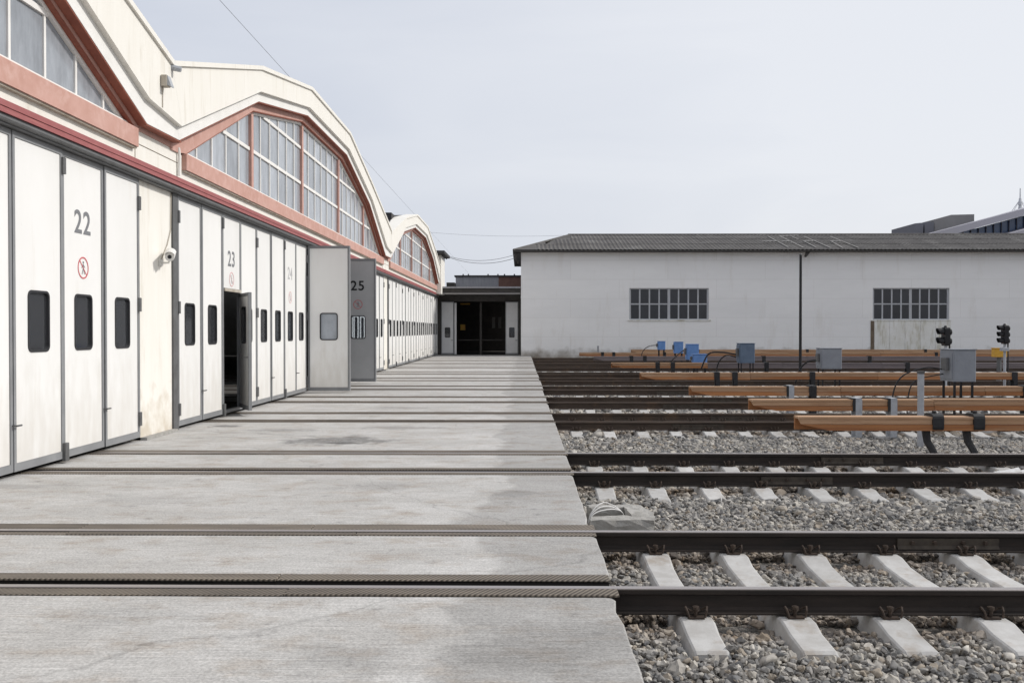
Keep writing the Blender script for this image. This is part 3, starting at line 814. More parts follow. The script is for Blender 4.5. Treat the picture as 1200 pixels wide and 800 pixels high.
# cream wall over each pier, a little proud, with a dropped joint line
for ya, yb in ((12.80, 14.50), (35.5, 37.14)):
    MB().box(-5.70, -5.48, ya, yb, 4.043, 4.448).build('pier_head', 'cream_paint', hall)
    MB().box(-5.50, -5.474, ya + .02, yb - .02, 4.26, 4.268).build('joint', 'rust_stain_wall', hall)
# piers and jambs
for ya, yb in ((13.20, 14.40), (36.50, 37.50)):
    MB().box(-6.3, -5.60, ya, yb, -0.02, 3.83).build('pier', 'cream_paint', hall)
    MB().box(-6.2, -5.57, yb + .002, yb + 0.215, -0.02, 3.825).build('jamb', 'dark_metal', hall)
    MB().box(-5.70, -5.5, ya, yb, -0.02, 0.035).build('pier_foot', 'old_concrete', hall)
MB().box(-6.3, -5.62, -8.9, 4.38, -0.02, 3.83).build('wall', 'cream_paint', hall)
# end block with its flat eave
MB().box(-9.5, -5.17, 57.6, 60.4, 3.96, 6.42).build('end_block', 'cream_paint', hall)
MB().box(-9.5, -4.85, 56.4, 60.7, 6.43, 6.60).build('end_eave', 'roof_tar', hall)
MB().tube([(-5.05, 57.2, 6.40), (-5.05, 60.4, 6.40)], 0.05, 6).build('gutter', 'roof_tar', hall)
# tarred roof edge over the far arch
MB().prism([(36.6, 5.0), (37.2, 5.95), (38.2, 6.16), (40.5, 6.58), (44.5, 7.28), (48.6, 7.74), (49.5, 7.3), (44, 6.8)], [], YZ, -5.72, -9.0).build('roof_edge', 'roof_tar', hall)
MB().box(-6.3, -5.78, 40.0, 41.6, 6.3, 6.82).build('roof_hatch', 'roof_tar', hall)
# interior shell
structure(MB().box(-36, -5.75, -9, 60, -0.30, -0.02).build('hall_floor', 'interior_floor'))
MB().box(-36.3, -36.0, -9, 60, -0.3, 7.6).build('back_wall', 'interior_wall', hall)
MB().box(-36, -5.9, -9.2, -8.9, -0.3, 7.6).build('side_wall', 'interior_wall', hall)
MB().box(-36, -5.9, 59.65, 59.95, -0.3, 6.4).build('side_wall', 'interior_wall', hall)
# drain pipe, lamp box and gutter mouth in the first valley
MB().tube([(-5.45, 14.33, 4.50), (-5.44, 14.34, 4.36), (-5.45, 14.34, 4.06)], 0.024, 7).build('drain_pipe', 'camera_plastic', hall)
MB().tube([(-5.25, 13.50, 5.53), (-5.15, 13.52, 5.51), (-5.10, 13.53, 5.50)], [0.045, 0.045, 0.04], 8).build('gutter_mouth', 'galvanised', hall)
flood = thing('floodlight', 'small weathered floodlight box on the parapet beside the roof valley', 'lamp', (-5.26, 13.02, 5.05))
MB().bbox(-5.228, -5.13, 13.06, 13.2, 5.14, 5.30, 0.012).build('housing', 'sill_stain', flood)
MB().prism([(-5.13, 5.15), (-5.08, 5.13), (-5.08, 5.15), (-5.13, 5.29)], [], XZ, 13.07, 13.19).build('hood', 'galvanised', flood)
MB().tube([(-5.222, 13.13, 5.15), (-5.222, 13.13, 4.84)], 0.009, 5).build('cable', 'sill_stain', flood)

# ------------------------------------------------------------------ folding gates
LW = PITCH / 4
Z0, Z1 = 0.05, 3.795
FW = 0.055


def leaf_meshes(w, tag_, panel='gate_panel', wz=(1.37, 2.05), ww=0.44):
    """meshes in the leaf's own frame: x along, y through (front at -y), z up"""
    wx0, wx1 = (w - ww) / 2, (w + ww) / 2
    hole = rrect(wx0, wx1, wz[0], wz[1], 0.06)
    pan = MB().prism(rect(FW, w - FW, Z0 + 0.09, Z1 - 0.07), [hole], XZ, -0.022, 0.022).mesh('leaf_' + tag_, panel)
    fr = MB().prism(rect(0.006, w - 0.006, Z0, Z1), [rect(FW - .002, w - FW + .002, Z0 + 0.088, Z1 - 0.068)], XZ, -0.034, 0.034).mesh('frame_' + tag_, 'grey_metal')
    seal = MB().prism(rrect(wx0 - 0.014, wx1 + 0.014, wz[0] - 0.014, wz[1] + 0.014, 0.074), [rrect(wx0 + .012, wx1 - .012, wz[0] + .012, wz[1] - .012, 0.05)], XZ, -0.032, 0.032).mesh('seal_' + tag_, 'rubber_seal')
    pane = MB().prism(rrect(wx0 - .005, wx1 + .005, wz[0] - .005, wz[1] + .005, 0.06), [], XZ, -0.004, 0.004).mesh('pane_' + tag_, 'gate_glass')
    return pan, fr, seal, pane


LM = leaf_meshes(LW, 'std')
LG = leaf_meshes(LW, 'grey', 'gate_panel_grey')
MILKY = LM[3].copy(); MILKY.materials.clear(); MILKY.materials.append(M['hall_glass'])
hinge_me = MB().bbox(-0.035, 0.035, -0.062, -0.03, -0.10, 0.10, 0.006).mesh('hinge', 'dark_metal')
shoe_me = MB().bbox(-0.045, 0.045, -0.075, -0.02, 0.02, 0.24, 0.006).mesh('foot_shoe', 'dark_metal')
latch_me = MB().tube([(-0.01, -0.036, 0.0), (-0.01, -0.085, 0.0), (0.085, -0.085, 0.0)], 0.011, 6).mesh('latch', 'dark_metal')


def digits_mesh(txt):
    cu = bpy.data.curves.new('digits', 'FONT'); cu.body = txt; cu.size = 0.41; cu.align_x = 'CENTER'; cu.extrude = 0.0015; cu.offset = 0.006
    cu.space_character = 1.12
    ob = bpy.data.objects.new('digits', cu); col.objects.link(ob)
    bpy.context.view_layer.update()
    me = bpy.data.meshes.new_from_object(ob.evaluated_get(bpy.context.evaluated_depsgraph_get()))
    bpy.data.objects.remove(ob); bpy.data.curves.remove(cu)
    me.materials.clear(); me.materials.append(M['number_paint'])
    return me


def ring_pts(r, n=28):
    return [(r * math.cos(2 * math.pi * k / n), r * math.sin(2 * math.pi * k / n)) for k in range(n)]


sign_ring = MB().prism(ring_pts(0.14), [ring_pts(0.122)], XZ, -0.003, 0.0)
sl = 0.117 / math.sqrt(2)
sign_ring.prism([(-sl - .005, sl - .005), (-sl + .005, sl + .005), (sl + .005, -sl + .005), (sl - .005, -sl - .005)], [], XZ, -0.0028, -0.0004)
sign_ring_me = sign_ring.mesh('no_entry_sign', 'sign_red')
fig = MB()
fig.prism([(x + 0.005, z + 0.068) for x, z in ring_pts(0.017, 12)], [], XZ, -0.0018, 0)
fig.prism([(-0.012, 0.045), (0.02, 0.045), (0.016, -0.012), (-0.008, -0.012)], [], XZ, -0.0018, 0)
fig.prism([(-0.008, -0.012), (0.006, -0.012), (-0.022, -0.085), (-0.036, -0.08)], [], XZ, -0.0017, 0)
fig.prism([(0.004, -0.012), (0.017, -0.012), (0.04, -0.08), (0.027, -0.085)], [], XZ, -0.0017, 0)
fig.prism([(-0.012, 0.04), (-0.045, 0.0), (-0.037, -0.005), (-0.008, 0.028)], [], XZ, -0.0016, 0)
fig.prism([(0.018, 0.04), (0.05, 0.008), (0.043, 0.002), (0.014, 0.026)], [], XZ, -0.0016, 0)
sign_fig_me = fig.mesh('walking_figure', 'number_paint')


sign_faded_me = sign_ring_me.copy(); sign_faded_me.materials.clear(); sign_faded_me.materials.append(M['faded_red'])
fig_faded_me = sign_fig_me.copy(); fig_faded_me.materials.clear(); fig_faded_me.materials.append(M['faded_paint'])


def dress_leaf(pan_o, meshes):
    child('frame', meshes[1], pan_o); child('window_seal', meshes[2], pan_o); child('window_pane', meshes[3], pan_o)


def add_number(pan_o, txt, w=LW, zs=2.40):
    fade = txt in ('23', '24')
    nb_ = child('number', digits_mesh(txt), pan_o, (w / 2 - 0.01, -0.0245, 2.835), (math.pi / 2, 0, 0))
    if txt in ('24', '25'):
        nb_.data.materials.clear(); nb_.data.materials.append(M['faded_paint' if txt == '24' else 'signal_black'])
    s_ = child('no_entry_sign', sign_faded_me if fade else sign_ring_me, pan_o, (w / 2, -0.0235, zs))
    child('walking_figure', fig_faded_me if fade else sign_fig_me, pan_o, (w / 2, -0.0230, zs))


def gate(y0, label, group=None, number=None, mode='closed'):
    g_ = thing('folding_gate', label, 'gate', (XF, y0 + PITCH / 2, 0), group)
    for k in range(4):
        yk = y0 + k * LW
        if mode == 'open':
            pos, rz = [((XF + 0.06, y0 + 0.06, 0), 0.0), ((XF + 0.06 + LW, y0 + 0.14, 0), math.pi),
                       ((XF + 0.06, y0 + PITCH - 0.14, 0), 0.0), ((XF + 0.06 + LW, y0 + PITCH - 0.06, 0), math.pi)][k]
        else:
            jit = random.uniform(-0.012, 0.012)
            pos, rz = (XF + jit, yk, 0), math.pi / 2
        if mode == 'wicket' and k == 2:
            up = MB().prism(rect(FW, LW - FW, 2.41, Z1 - 0.07), [], XZ, -0.022, 0.022).mesh('leaf_upper', 'gate_panel')
            lf = place('leaf', up, g_, pos, rz)
            fr = MB().prism(rect(0.006, LW - 0.006, Z0, Z1), [rect(FW - .002, LW - FW + .002, 2.408, Z1 - 0.068), rect(FW - .002, LW - FW + .002, Z0 + .06, 2.34)], XZ, -0.034, 0.034).mesh('frame_wicket', 'grey_metal')
            child('frame', fr, lf)
            child('header', MB().box(FW, LW - FW, -0.06, 0.0, 2.345, 2.40).mesh('header', 'sill_stain'), lf)
            add_number(lf, number, LW, 2.585)
            # the wicket door itself, ajar towards the yard, hung on the right edge
            ww = LW - 2 * FW - 0.02
            wm = leaf_meshes(ww, 'wicket', wz=(1.37, 2.05), ww=0.40)
            hz = 2.325
            pan2 = MB().prism(rect(FW, ww - FW, 0.18, hz - .06), [rrect((ww - .4) / 2, (ww + .4) / 2, 1.37, 2.05, .06)], XZ, -0.02, 0.02).mesh('wicket_door', 'gate_panel')
            fr2 = MB().prism(rect(0.0, ww, 0.10, hz), [rect(FW - .002, ww - FW + .002, 0.178, hz - .058)], XZ, -0.03, 0.03).mesh('frame_wicket_door', 'grey_metal')
            wd = place('wicket_door', pan2, g_, (XF + 0.04, y0 + 3 * LW - FW - 0.01, 0), R(-90 + 28))
            child('frame', fr2, wd); child('window_seal', wm[2], wd); child('window_pane', wm[3], wd)
            child('handle', MB().tube([(ww - .06, -0.03, 1.1), (ww - .06, -0.08, 1.1), (ww - .16, -0.08, 1.1)], 0.01, 6).mesh('handle', 'dark_metal'), wd)
            continue
        if mode == 'open' and k == 2:
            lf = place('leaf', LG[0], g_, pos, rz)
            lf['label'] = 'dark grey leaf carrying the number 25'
        else:
            lf = place('leaf', LM[0], g_, pos, rz)
        dress_leaf(lf, LM if not (mode == 'open' and k == 0) else LM[:3] + (MILKY,))
        if k == 2 and number:
            add_number(lf, number)
        if mode != 'open':
            if k == 0:
                for z in (0.32, 1.98, 3.45):
                    child('hinge', hinge_me, lf, (0.02, 0, z))
            if k == 3:
                for z in (0.32, 1.98, 3.45):
                    child('hinge', hinge_me, lf, (LW - 0.02, 0, z))
            if k == 1:
                child('hinge', hinge_me, lf, (LW - 0.0, 0, 3.60)); child('foot_shoe', shoe_me, lf, (LW, 0, 0))
            if k in (0, 2):
                child('latch', latch_me, lf, (LW - 0.01, 0, 0.56))
    return g_


gate(GA[3], 'white folding gate next to gate 22, at the edge of the hall front')
gate(GA[4], 'closed white folding gate numbered 22 with a red prohibition sign', None, '22')
gate(GB[0], 'white folding gate numbered 23 with its small wicket door ajar', None, '23', 'wicket')
gate(GB[1], 'closed white folding gate numbered 24 between gates 23 and 25', None, '24')
gate(GB[2], 'open folding gate numbered 25 with its leaves folded out over the apron', None, '25', 'open')
for k in (3, 4):
    gate(GB[k], 'closed white folding gate between open gate 25 and the next pier', 'closed gates beyond gate 25')
for k in range(5):
    gate(GC[k], 'closed white folding gate under the far arch', 'closed gates under the far arch')

# ------------------------------------------------------------------ security camera on the pier
sc_ = thing('security_camera', 'white security camera on a bracket on the cream pier beside gate 23', 'camera', (-5.60, 13.95, 2.66))
MB().bbox(-5.60, -5.575, 13.89, 14.01, 2.60, 2.70, 0.008).build('wall_plate', 'camera_plastic', sc_)
MB().tube([(-5.58, 13.95, 2.65), (-5.47, 13.95, 2.65), (-5.43, 13.93, 2.70)], 0.016, 7).build('bracket', 'camera_plastic', sc_)
body = MB()
bdir = Vector((0.30, -0.92, -0.24)).normalized()
bc = Vector((-5.43, 13.92, 2.765))
body.tube([bc - bdir * 0.19, bc - bdir * 0.17, bc + bdir * 0.15, bc + bdir * 0.16], [0.05, 0.072, 0.072, 0.066], 14)
bo = body.build('housing', 'camera_plastic', sc_, smooth=False)
MB().tube([bc + bdir * 0.16, bc + bdir * 0.166], [0.03, 0.03], 14).build('lens', 'rubber_seal', bo)
hood = MB()
side = bdir.cross(Vector((0, 0, 1))).normalized(); upv = side.cross(bdir).normalized()
hp = []
for a in range(-70, 71, 20):
    w_ = side * math.sin(R(a)) * 0.082 + upv * math.cos(R(a)) * 0.082
    hp.append(w_)
vs = [bc + w_ - bdir * 0.17 for w_ in hp] + [bc + w_ + bdir * 0.21 for w_ in hp] + [bc + w_ * 1.06 - bdir * 0.17 for w_ in hp] + [bc + w_ * 1.06 + bdir * 0.21 for w_ in hp]
nh = len(hp)
fs = []
for k in range(nh - 1):
    fs += [(k, k + 1, nh + k + 1, nh + k), (2 * nh + k, 3 * nh + k, 3 * nh + k + 1, 2 * nh + k + 1), (k, 2 * nh + k, 2 * nh + k + 1, k + 1), (nh + k, nh + k + 1, 3 * nh + k + 1, 3 * nh + k)]
fs += [(0, nh, 3 * nh, 2 * nh), (nh - 1, 3 * nh - 1, 4 * nh - 1, 2 * nh - 1)]
hood.add(vs, fs).build('sun_shield', 'camera_plastic', bo)
MB().tube([(-5.59, 14.0, 2.72), (-5.585, 14.2, 2.95), (-5.585, 14.34, 3.2), (-5.585, 14.36, 3.78)], 0.008, 5).build('cable', 'sill_stain', sc_)

# ------------------------------------------------------------------ rail tracks
def rail_profile():
    h = [(0.035, -0.010), (0.035, -0.034), (0.009, -0.046), (0.008, -0.116), (0.024, -0.132), (0.066, -0.142), (0.066, -0.152)]
    top = [(-0.026, 0.0), (0.026, 0.0)]
    left = [(-x, z) for x, z in h]
    return [(0.026, 0.0)] + h + left[::-1] + [(-0.026, 0.0)]


RP = rail_profile()


def sleeper_mesh():
    """concrete sleeper: long axis Y, raised rail seats, sloping ends, battered sides"""
    st = [(-1.35, -0.222, 0.098), (-1.33, -0.206, 0.100), (-1.08, -0.190, 0.100), (-0.96, -0.162, 0.104), (-0.64, -0.162, 0.104), (-0.48, -0.194, 0.098), (-0.2, -0.208, 0.095)]
    st = st + [(-y, z, w) for y, z, w in st[::-1]]
    m_ = MB(); n_ = len(st)
    for y, z, w in st:
        m_.v += [(-w - 0.075, y - (0.05 if y < -1.34 else 0) + (0.05 if y > 1.34 else 0), -0.40), (w + 0.075, y - (0.05 if y < -1.34 else 0) + (0.05 if y > 1.34 else 0), -0.40), (w, y, z - 0.008), (w - 0.012, y, z), (-w + 0.012, y, z), (-w, y, z - 0.008)]
    for i in range(n_ - 1):
        for k in range(6):
            j = (k + 1) % 6
            m_.f.append((i * 6 + k, i * 6 + j, (i + 1) * 6 + j, (i + 1) * 6 + k))
    m_.f.append(tuple(range(6))); m_.f.append(tuple((n_ - 1) * 6 + k for k in reversed(range(6))))
    return m_.mesh('sleeper', 'sleeper_concrete')


SLEEPER = sleeper_mesh()


def clip_mesh():
    m_ = MB()
    m_.box(-0.05, 0.05, -0.03, 0.04, -0.188, -0.178)
    m_.tube([(0, 0.0, -0.175), (0, 0.0, -0.115)], 0.012, 6)
    m_.tube([(0, 0.0, -0.135), (0, 0.0, -0.118)], 0.022, 6)
    for s_ in (-1, 1):
        m_.tube([(s_ * 0.012, 0.015, -0.155), (s_ * 0.035, 0.032, -0.150), (s_ * 0.058, 0.02, -0.132), (s_ * 0.066, -0.01, -0.118), (s_ * 0.060, -0.035, -0.135), (s_ * 0.048, -0.045, -0.175)], 0.007, 5)
    return m_.mesh('rail_clip', 'rusty_iron')


CLIP = clip_mesh()
BOLT = MB().tube([(0, 0, 0), (0, -0.035, 0)], 0.016, 6).mesh('bolt', 'rusty_iron')

track_labels = [
    ('rail track beside the broken concrete trough, one over from the track of gate 22', None),
    ('rail track into gate 22, with crumpled white plastic between its rails', None),
    ('rail track leading into gate 23 in front of the wooden rail covers', None),
    ('rail track leading into closed gate 24', None),
    ('rail track leading into open gate 25', None)]
while len(track_labels) < len(TRACKS):
    track_labels.append(('dark rail track beyond the track of gate 25, among wooden rail covers', 'rail tracks beyond gate 25'))


def joint(rail, yr, x, ln, sgn):
    m_ = MB().prism([(0.010, -0.044), (0.033, -0.050), (0.031, -0.105), (0.046, -0.130), (0.010, -0.122)], [], lambda p, q, r: (r, yr + sgn * p, q), x - ln / 2, x + ln / 2)
    jb = m_.build('joint_bar', 'joint_steel', rail)
    for q in (-0.36, -0.14, 0.14, 0.36):
        child('bolt', BOLT, jb, (x + q * ln - ORG[rail].x, yr + sgn * 0.028 - ORG[rail].y, -0.078 - ORG[rail].z), (0, 0, 0 if sgn < 0 else math.pi))


for i, yc in enumerate(TRACKS):
    lab, grp = track_labels[i]
    tr = thing('rail_track', lab, 'track', (RX1, yc, -0.2), grp)
    x_end = max(14.0, 0.62 * yc + 6)
    for s_ in (-1, 1):
        yr = yc + s_ * GAUGE
        rl = MB().prism(RP, [], lambda p, q, r, y=yr: (r, y + p, q), -11.0, x_end).build('rail', 'rail_steel' if i < 2 else 'rail_rust', tr)
        if i == 0:
            joint(rl, yr, 3.38 if s_ > 0 else 4.02, 0.80, -1)
        elif i == 1:
            joint(rl, yr, 4.30 if s_ > 0 else 3.10, 0.80, -1)
        elif i < 6:
            joint(rl, yr, 2.6 + 0.5 * i + 0.5 * s_, 0.9, -1)
    x, sp_x = SLX[i]
    ns = 0
    xs_end = 0.575 * yc + 3.0 if i > 0 else 8.0
    while x < xs_end:
        jx, jr = random.uniform(-0.015, 0.015), random.uniform(-0.012, 0.012)
        sl_ = place('sleeper', SLEEPER, tr, (x + jx, yc + random.uniform(-.015, .015), random.uniform(-0.003, 0.0)), jr)
        if i < 3:
            for s_ in (-1, 1):
                for t_ in (-1, 1):
                    if i == 2 and t_ > 0:
                        continue
                    child('rail_clip', CLIP, sl_, (0, s_ * GAUGE + t_ * 0.088, 0.028), (0, 0, 0 if t_ < 0 else math.pi))
        x += sp_x
        ns += 1

# ------------------------------------------------------------------ contact rail covers
def cover(y, x0, x1, zc, label, mats, straps, legs='dark', group=None, seg=3.2, hh=0.178):
    c_ = thing('contact_rail_cover', label, 'rail cover', ((x0 + x1) / 2, y, -0.25), group)
    h = hh
    cuts = [x0]
    while cuts[-1] < x1 - 1.0:
        cuts.append(min(cuts[-1] + seg * random.uniform(0.8, 1.15), x1))
    cuts[-1] = x1
    for q, (a, b_) in enumerate(zip(cuts, cuts[1:])):
        wood, top = mats[0 if (len(mats) == 1 or a < mats[1][0]) else 1] if False else (mats[0] if len(mats) == 1 or a < mats[1][0] else mats[1][1])
        a2, b2 = a + 0.004, b_ - 0.004
        dz = random.uniform(-0.006, 0.006)
        if q == 0:
            # ramped end: planks cut to a point
            up = [(a2, zc + h / 2 - 0.02), (b2, zc + h / 2 - 0.02), (b2, zc), (a2 + 0.04, zc)]
            lo = [(a2 + 0.05, zc - 0.006), (b2, zc - 0.006), (b2, zc - h / 2), (a2 + 0.42, zc - h / 2)]
        else:
            up = rect(a2, b2, zc, zc + h / 2 - 0.02); lo = rect(a2, b2, zc - h / 2, zc - 0.006)
        up = [(x, z + dz) for x, z in up]; lo = [(x, z + dz) for x, z in lo]
        MB().prism(up, [], XZ, y - 0.098, y - 0.065).build('side_plank', top, c_)
        MB().prism(lo, [], XZ, y - 0.115, y - 0.08).build('side_plank', wood, c_)
        MB().box(a2, b2, y + 0.07, y + 0.105, zc - h / 2 + dz, zc + h / 2 - 0.02 + dz).build('side_plank', wood, c_)
        MB().box(a2, b2, y - 0.112, y + 0.112, zc + h / 2 - 0.018 + dz, zc + h / 2 + 0.012 + dz).build('top_plank', top, c_)
    MB().box(x0 + 0.5, x1, y - 0.035, y + 0.035, zc - h / 2 + 0.02, zc + 0.02).build('contact_rail', 'rail_steel', c_)
    for (sx, kind) in straps:
        if kind == 'boot':
            MB().prism(rrect(y - 0.135, y + 0.135, zc - h / 2 - 0.012, zc + h / 2 + 0.05, 0.06, 3), [], YZ, sx - 0.085, sx + 0.065).build('insulator_boot', 'black_rubber', c_)
            MB().tube([(sx - 0.02, y - 0.02, zc + h / 2 + 0.05), (sx - 0.02, y - 0.02, zc + h / 2 + 0.085)], 0.03, 6).build('cap', 'black_rubber', c_)
            MB().tube([(sx - 0.12, y + 0.02, zc - h / 2), (sx - 0.11, y - 0.01, zc - h / 2 - 0.16), (sx - 0.05, y - 0.10, zc - h / 2 - 0.32)], [0.055, 0.05, 0.045], 6).build('bracket_leg', 'black_rubber', c_)
        else:
            mt = 'galvanised' if kind == 'grey' else 'black_rubber'
            MB().box(sx - 0.055, sx + 0.055, y - 0.128, y - 0.116, -0.20, zc + h / 2 + 0.02).build('bracket_leg', mt, c_)
            MB().box(sx - 0.05, sx + 0.05, y - 0.128, y + 0.125, zc + h / 2 + 0.021, zc + h / 2 + 0.034).build('clamp', mt, c_)
            MB().box(sx - 0.10, sx - 0.057, y - 0.126, y + 0.12, zc - h / 2 - .01, zc + h / 2 + 0.03).build('strap', 'black_rubber', c_)
            MB().box(sx - 0.05, sx + 0.05, y + 0.04, y + 0.10, -0.30, zc - h / 2 - .01).build('bracket_leg', mt, c_)
    return c_


W_ = ('wood_cover', 'wood_weathered')
PU = ('cover_purple', 'cover_purple')
cover(12.6, 3.80, 16.0, 0.32, 'orange wooden contact rail cover with two black insulator boots, beside the grey post', [W_], [(5.72, 'boot'), (6.28, 'boot'), (9.6, 'boot'), (13, 'boot')])
cover(15.45, 3.87, 19.0, 0.34, 'orange wooden contact rail cover on two grey bracket legs behind the grey post', [W_], [(5.68, 'grey'), (6.27, 'grey'), (10.2, 'black'), (14, 'black')])
cover(19.2, 3.54, 22.0, 0.325, 'orange wooden contact rail cover running behind the legs of the grey cabinet', [W_], [(5.66, 'grey'), (6.13, 'black'), (10.6, 'black'), (15, 'grey')])
cover(25.4, 3.30, 30.0, 0.33, 'orange wooden contact rail cover just in front of the thin tall pole', [W_], [(5.45, 'black'), (5.95, 'black'), (8.1, 'black'), (13.7, 'black'), (19, 'black')])
cover(33.1, 3.25, 36.0, 0.33, 'contact rail cover of orange wood turning dark purple towards the yard', [W_, (5.5, PU)], [(4.95, 'black'), (5.5, 'black'), (8.9, 'black'), (14, 'black')])
cover(40.6, 3.20, 40.0, 0.36, 'faded purple grey contact rail cover in front of the blue boxes', [PU], [(4.9, 'black'), (5.5, 'black'), (7.7, 'black'), (10.8, 'black'), (15.5, 'black')])
cover(48.4, 3.05, 44.0, 0.34, 'tan wooden contact rail cover along the foot of the white workshop wall', [W_], [(4.3, 'black'), (4.9, 'black'), (7.6, 'black'), (11.6, 'black'), (16.0, 'black'), (22, 'black')])
cover(54.2, 6.5, 46.0, 0.38, 'short dull wooden contact rail cover closest to the white workshop wall', [('wood_weathered', 'wood_weathered')], [(10.5, 'black'), (17, 'black'), (24, 'black')])

# ------------------------------------------------------------------ yard furniture
post = thing('marker_post', 'square grey metal post standing behind the rail cover with black boots', 'post', (6.22, 14.2, -0.3))
MB().bbox(6.18, 6.265, 14.17, 14.23, -0.33, 0.93, 0.006).build('post_shaft', 'galvanised', post)
MB().box(6.175, 6.27, 14.165, 14.235, 0.932, 0.97).build('post_cap', 'dark_metal', post)


def cabinet(label, x, y, zb, zt, w, d, m_, name='equipment_cabinet', legs=2, cat='cabinet', group=None, plaque=True):
    c_ = thing(name, label, cat, (x, y, -0.3), group)
    bo_ = MB().bbox(x - w / 2, x + w / 2, y - d / 2, y + d / 2, zb, zt, 0.012).build('housing', m_, c_)
    MB().box(x - w / 2 - .012, x + w / 2 + .012, y - d / 2 - .015, y + d / 2 + .012, zt + .001, zt + 0.018).build('lid', m_, bo_)
    # door on the left side and a small gland box
    MB().box(x - w / 2 - 0.018, x - w / 2 - 0.001, y - d / 2 + 0.03, y + d / 2 - 0.03, zb + 0.05, zt - 0.05).build('side_door', m_, bo_)
    MB().bbox(x - w / 2 - 0.09, x - w / 2 - 0.02, y - d * .3, y + d * .1, zb + (zt - zb) * .35, zb + (zt - zb) * .75, 0.008).build('cable_box', 'dark_metal', bo_)
    MB().box(x - w / 2 + .02, x + w / 2 - .02, y - d / 2 - 0.006, y - d / 2 + .001, zb + .03, zt - .03).build('front_panel', m_, bo_)
    for s_ in (-1, 1):
        for t_ in (-1, 1):
            MB().box(x + s_ * (w / 2 - .05) - .018, x + s_ * (w / 2 - .05) + .018, y + t_ * (d / 2 - .05) - .018, y + t_ * (d / 2 - .05) + .018, -0.33, zb).build('leg', 'signal_black', c_)
    return c_


cabinet('large light grey equipment cabinet on thin dark legs, in front of the small signal', 8.52, 17.8, 0.62, 1.23, 0.44, 0.55, 'cabinet_grey')
cabinet('light grey equipment cabinet standing beside the thin tall pole', 9.18, 27.2, 0.47, 1.07, 0.60, 0.5, 'cabinet_grey')
cabinet('dark steel blue equipment cabinet with black cables beside it', 7.68, 31.2, 0.50, 1.16, 0.50, 0.5, 'cabinet_steel_blue')
cabinet('bright blue tall box with a dark side door among the small blue boxes', 6.78, 36.2, 0.45, 1.06, 0.46, 0.4, 'cabinet_blue')
cabinet('low blue box resting in front of the tall bright blue box', 6.62, 33.9, 0.40, 0.72, 0.52, 0.3, 'cabinet_blue')
cabinet('small blue box on thin legs with a black cable arching to its side', 7.18, 46.8, 0.62, 1.05, 0.36, 0.35, 'cabinet_blue')
cabinet('small blue box between the cable arch box and the tall bright blue box', 7.66, 44.5, 0.50, 1.05, 0.42, 0.35, 'cabinet_blue')

# cables
def cable(label, pts, r=0.022, m_='black_rubber'):
    ob = MB().tube(pts, r, 6).build('cable', m_, None, origin=pts[0], smooth=True)
    tag(ob, label, 'cable')
    return ob


def smooth_path(ctrl, n=6):
    P = [Vector(c) for c in ctrl]
    P = [P[0]] + P + [P[-1]]
    out = []
    for i in range(1, len(P) - 2):
        for k in range(n):
            t = k / n
            a, b_, c, d = P[i - 1], P[i], P[i + 1], P[i + 2]
            out.append(0.5 * ((2 * b_) + (c - a) * t + (2 * a - 5 * b_ + 4 * c - d) * t * t + (3 * b_ - a - 3 * c + d) * t ** 3))
    out.append(P[-2])
    return [tuple(p) for p in out]


cable('black cable arching from the ground to the leftmost small blue box', smooth_path([(6.15, 46.9, -0.3), (6.2, 46.9, 0.45), (6.5, 46.85, 0.78), (6.92, 46.8, 0.86)]))
cable('black cable looping between the blue boxes', smooth_path([(6.6, 40.5, 0.2), (6.75, 39, 0.62), (6.72, 37.5, 0.82), (6.48, 36.2, 0.80)]))
cable('black cable bundle sagging into the dark steel blue cabinet', smooth_path([(6.2, 31.4, 0.3), (6.45, 31.4, 0.80), (6.9, 31.3, 0.86), (7.36, 31.2, 0.78)]), 0.03)
cable('second black cable hanging below the bundle of the dark steel blue cabinet', smooth_path([(6.75, 31.6, -0.3), (6.78, 31.5, 0.40), (7.0, 31.3, 0.74), (7.36, 31.2, 0.70)]), 0.024)
cable('black cable rising to the side of the large light grey cabinet', smooth_path([(7.3, 17.9, -0.3), (7.28, 17.85, 0.35), (7.45, 17.8, 0.72), (7.9, 17.8, 0.88), (8.24, 17.8, 0.84)]), 0.014)
cable('black cable dropping beside the grey post', smooth_path([(7.62, 18.0, -0.3), (7.62, 17.95, 0.3), (7.75, 17.9, 0.62), (8.24, 17.8, 0.76)]), 0.012)
cable('black cable from the foot of the thin pole to the light grey cabinet', smooth_path([(8.3, 27.6, 0.0), (8.42, 27.5, 0.45), (8.6, 27.3, 0.68), (8.84, 27.2, 0.72)]), 0.025)

# yellow box
yb_ = thing('junction_box', 'small yellow junction box on a short dark stand beside the larger signal', 'box', (15.7, 30.0, -0.3))
MB().bbox(15.50, 15.90, 29.85, 30.1, 0.74, 1.02, 0.015).build('housing', 'yellow_paint', yb_)
MB().box(15.49, 15.91, 29.84, 30.11, 1.021, 1.04).build('lid', 'yellow_paint', yb_)
MB().tube([(15.70, 29.98, -0.33), (15.70, 29.98, 0.74)], [0.09, 0.07], 8).build('stand', 'dark_metal', yb_)


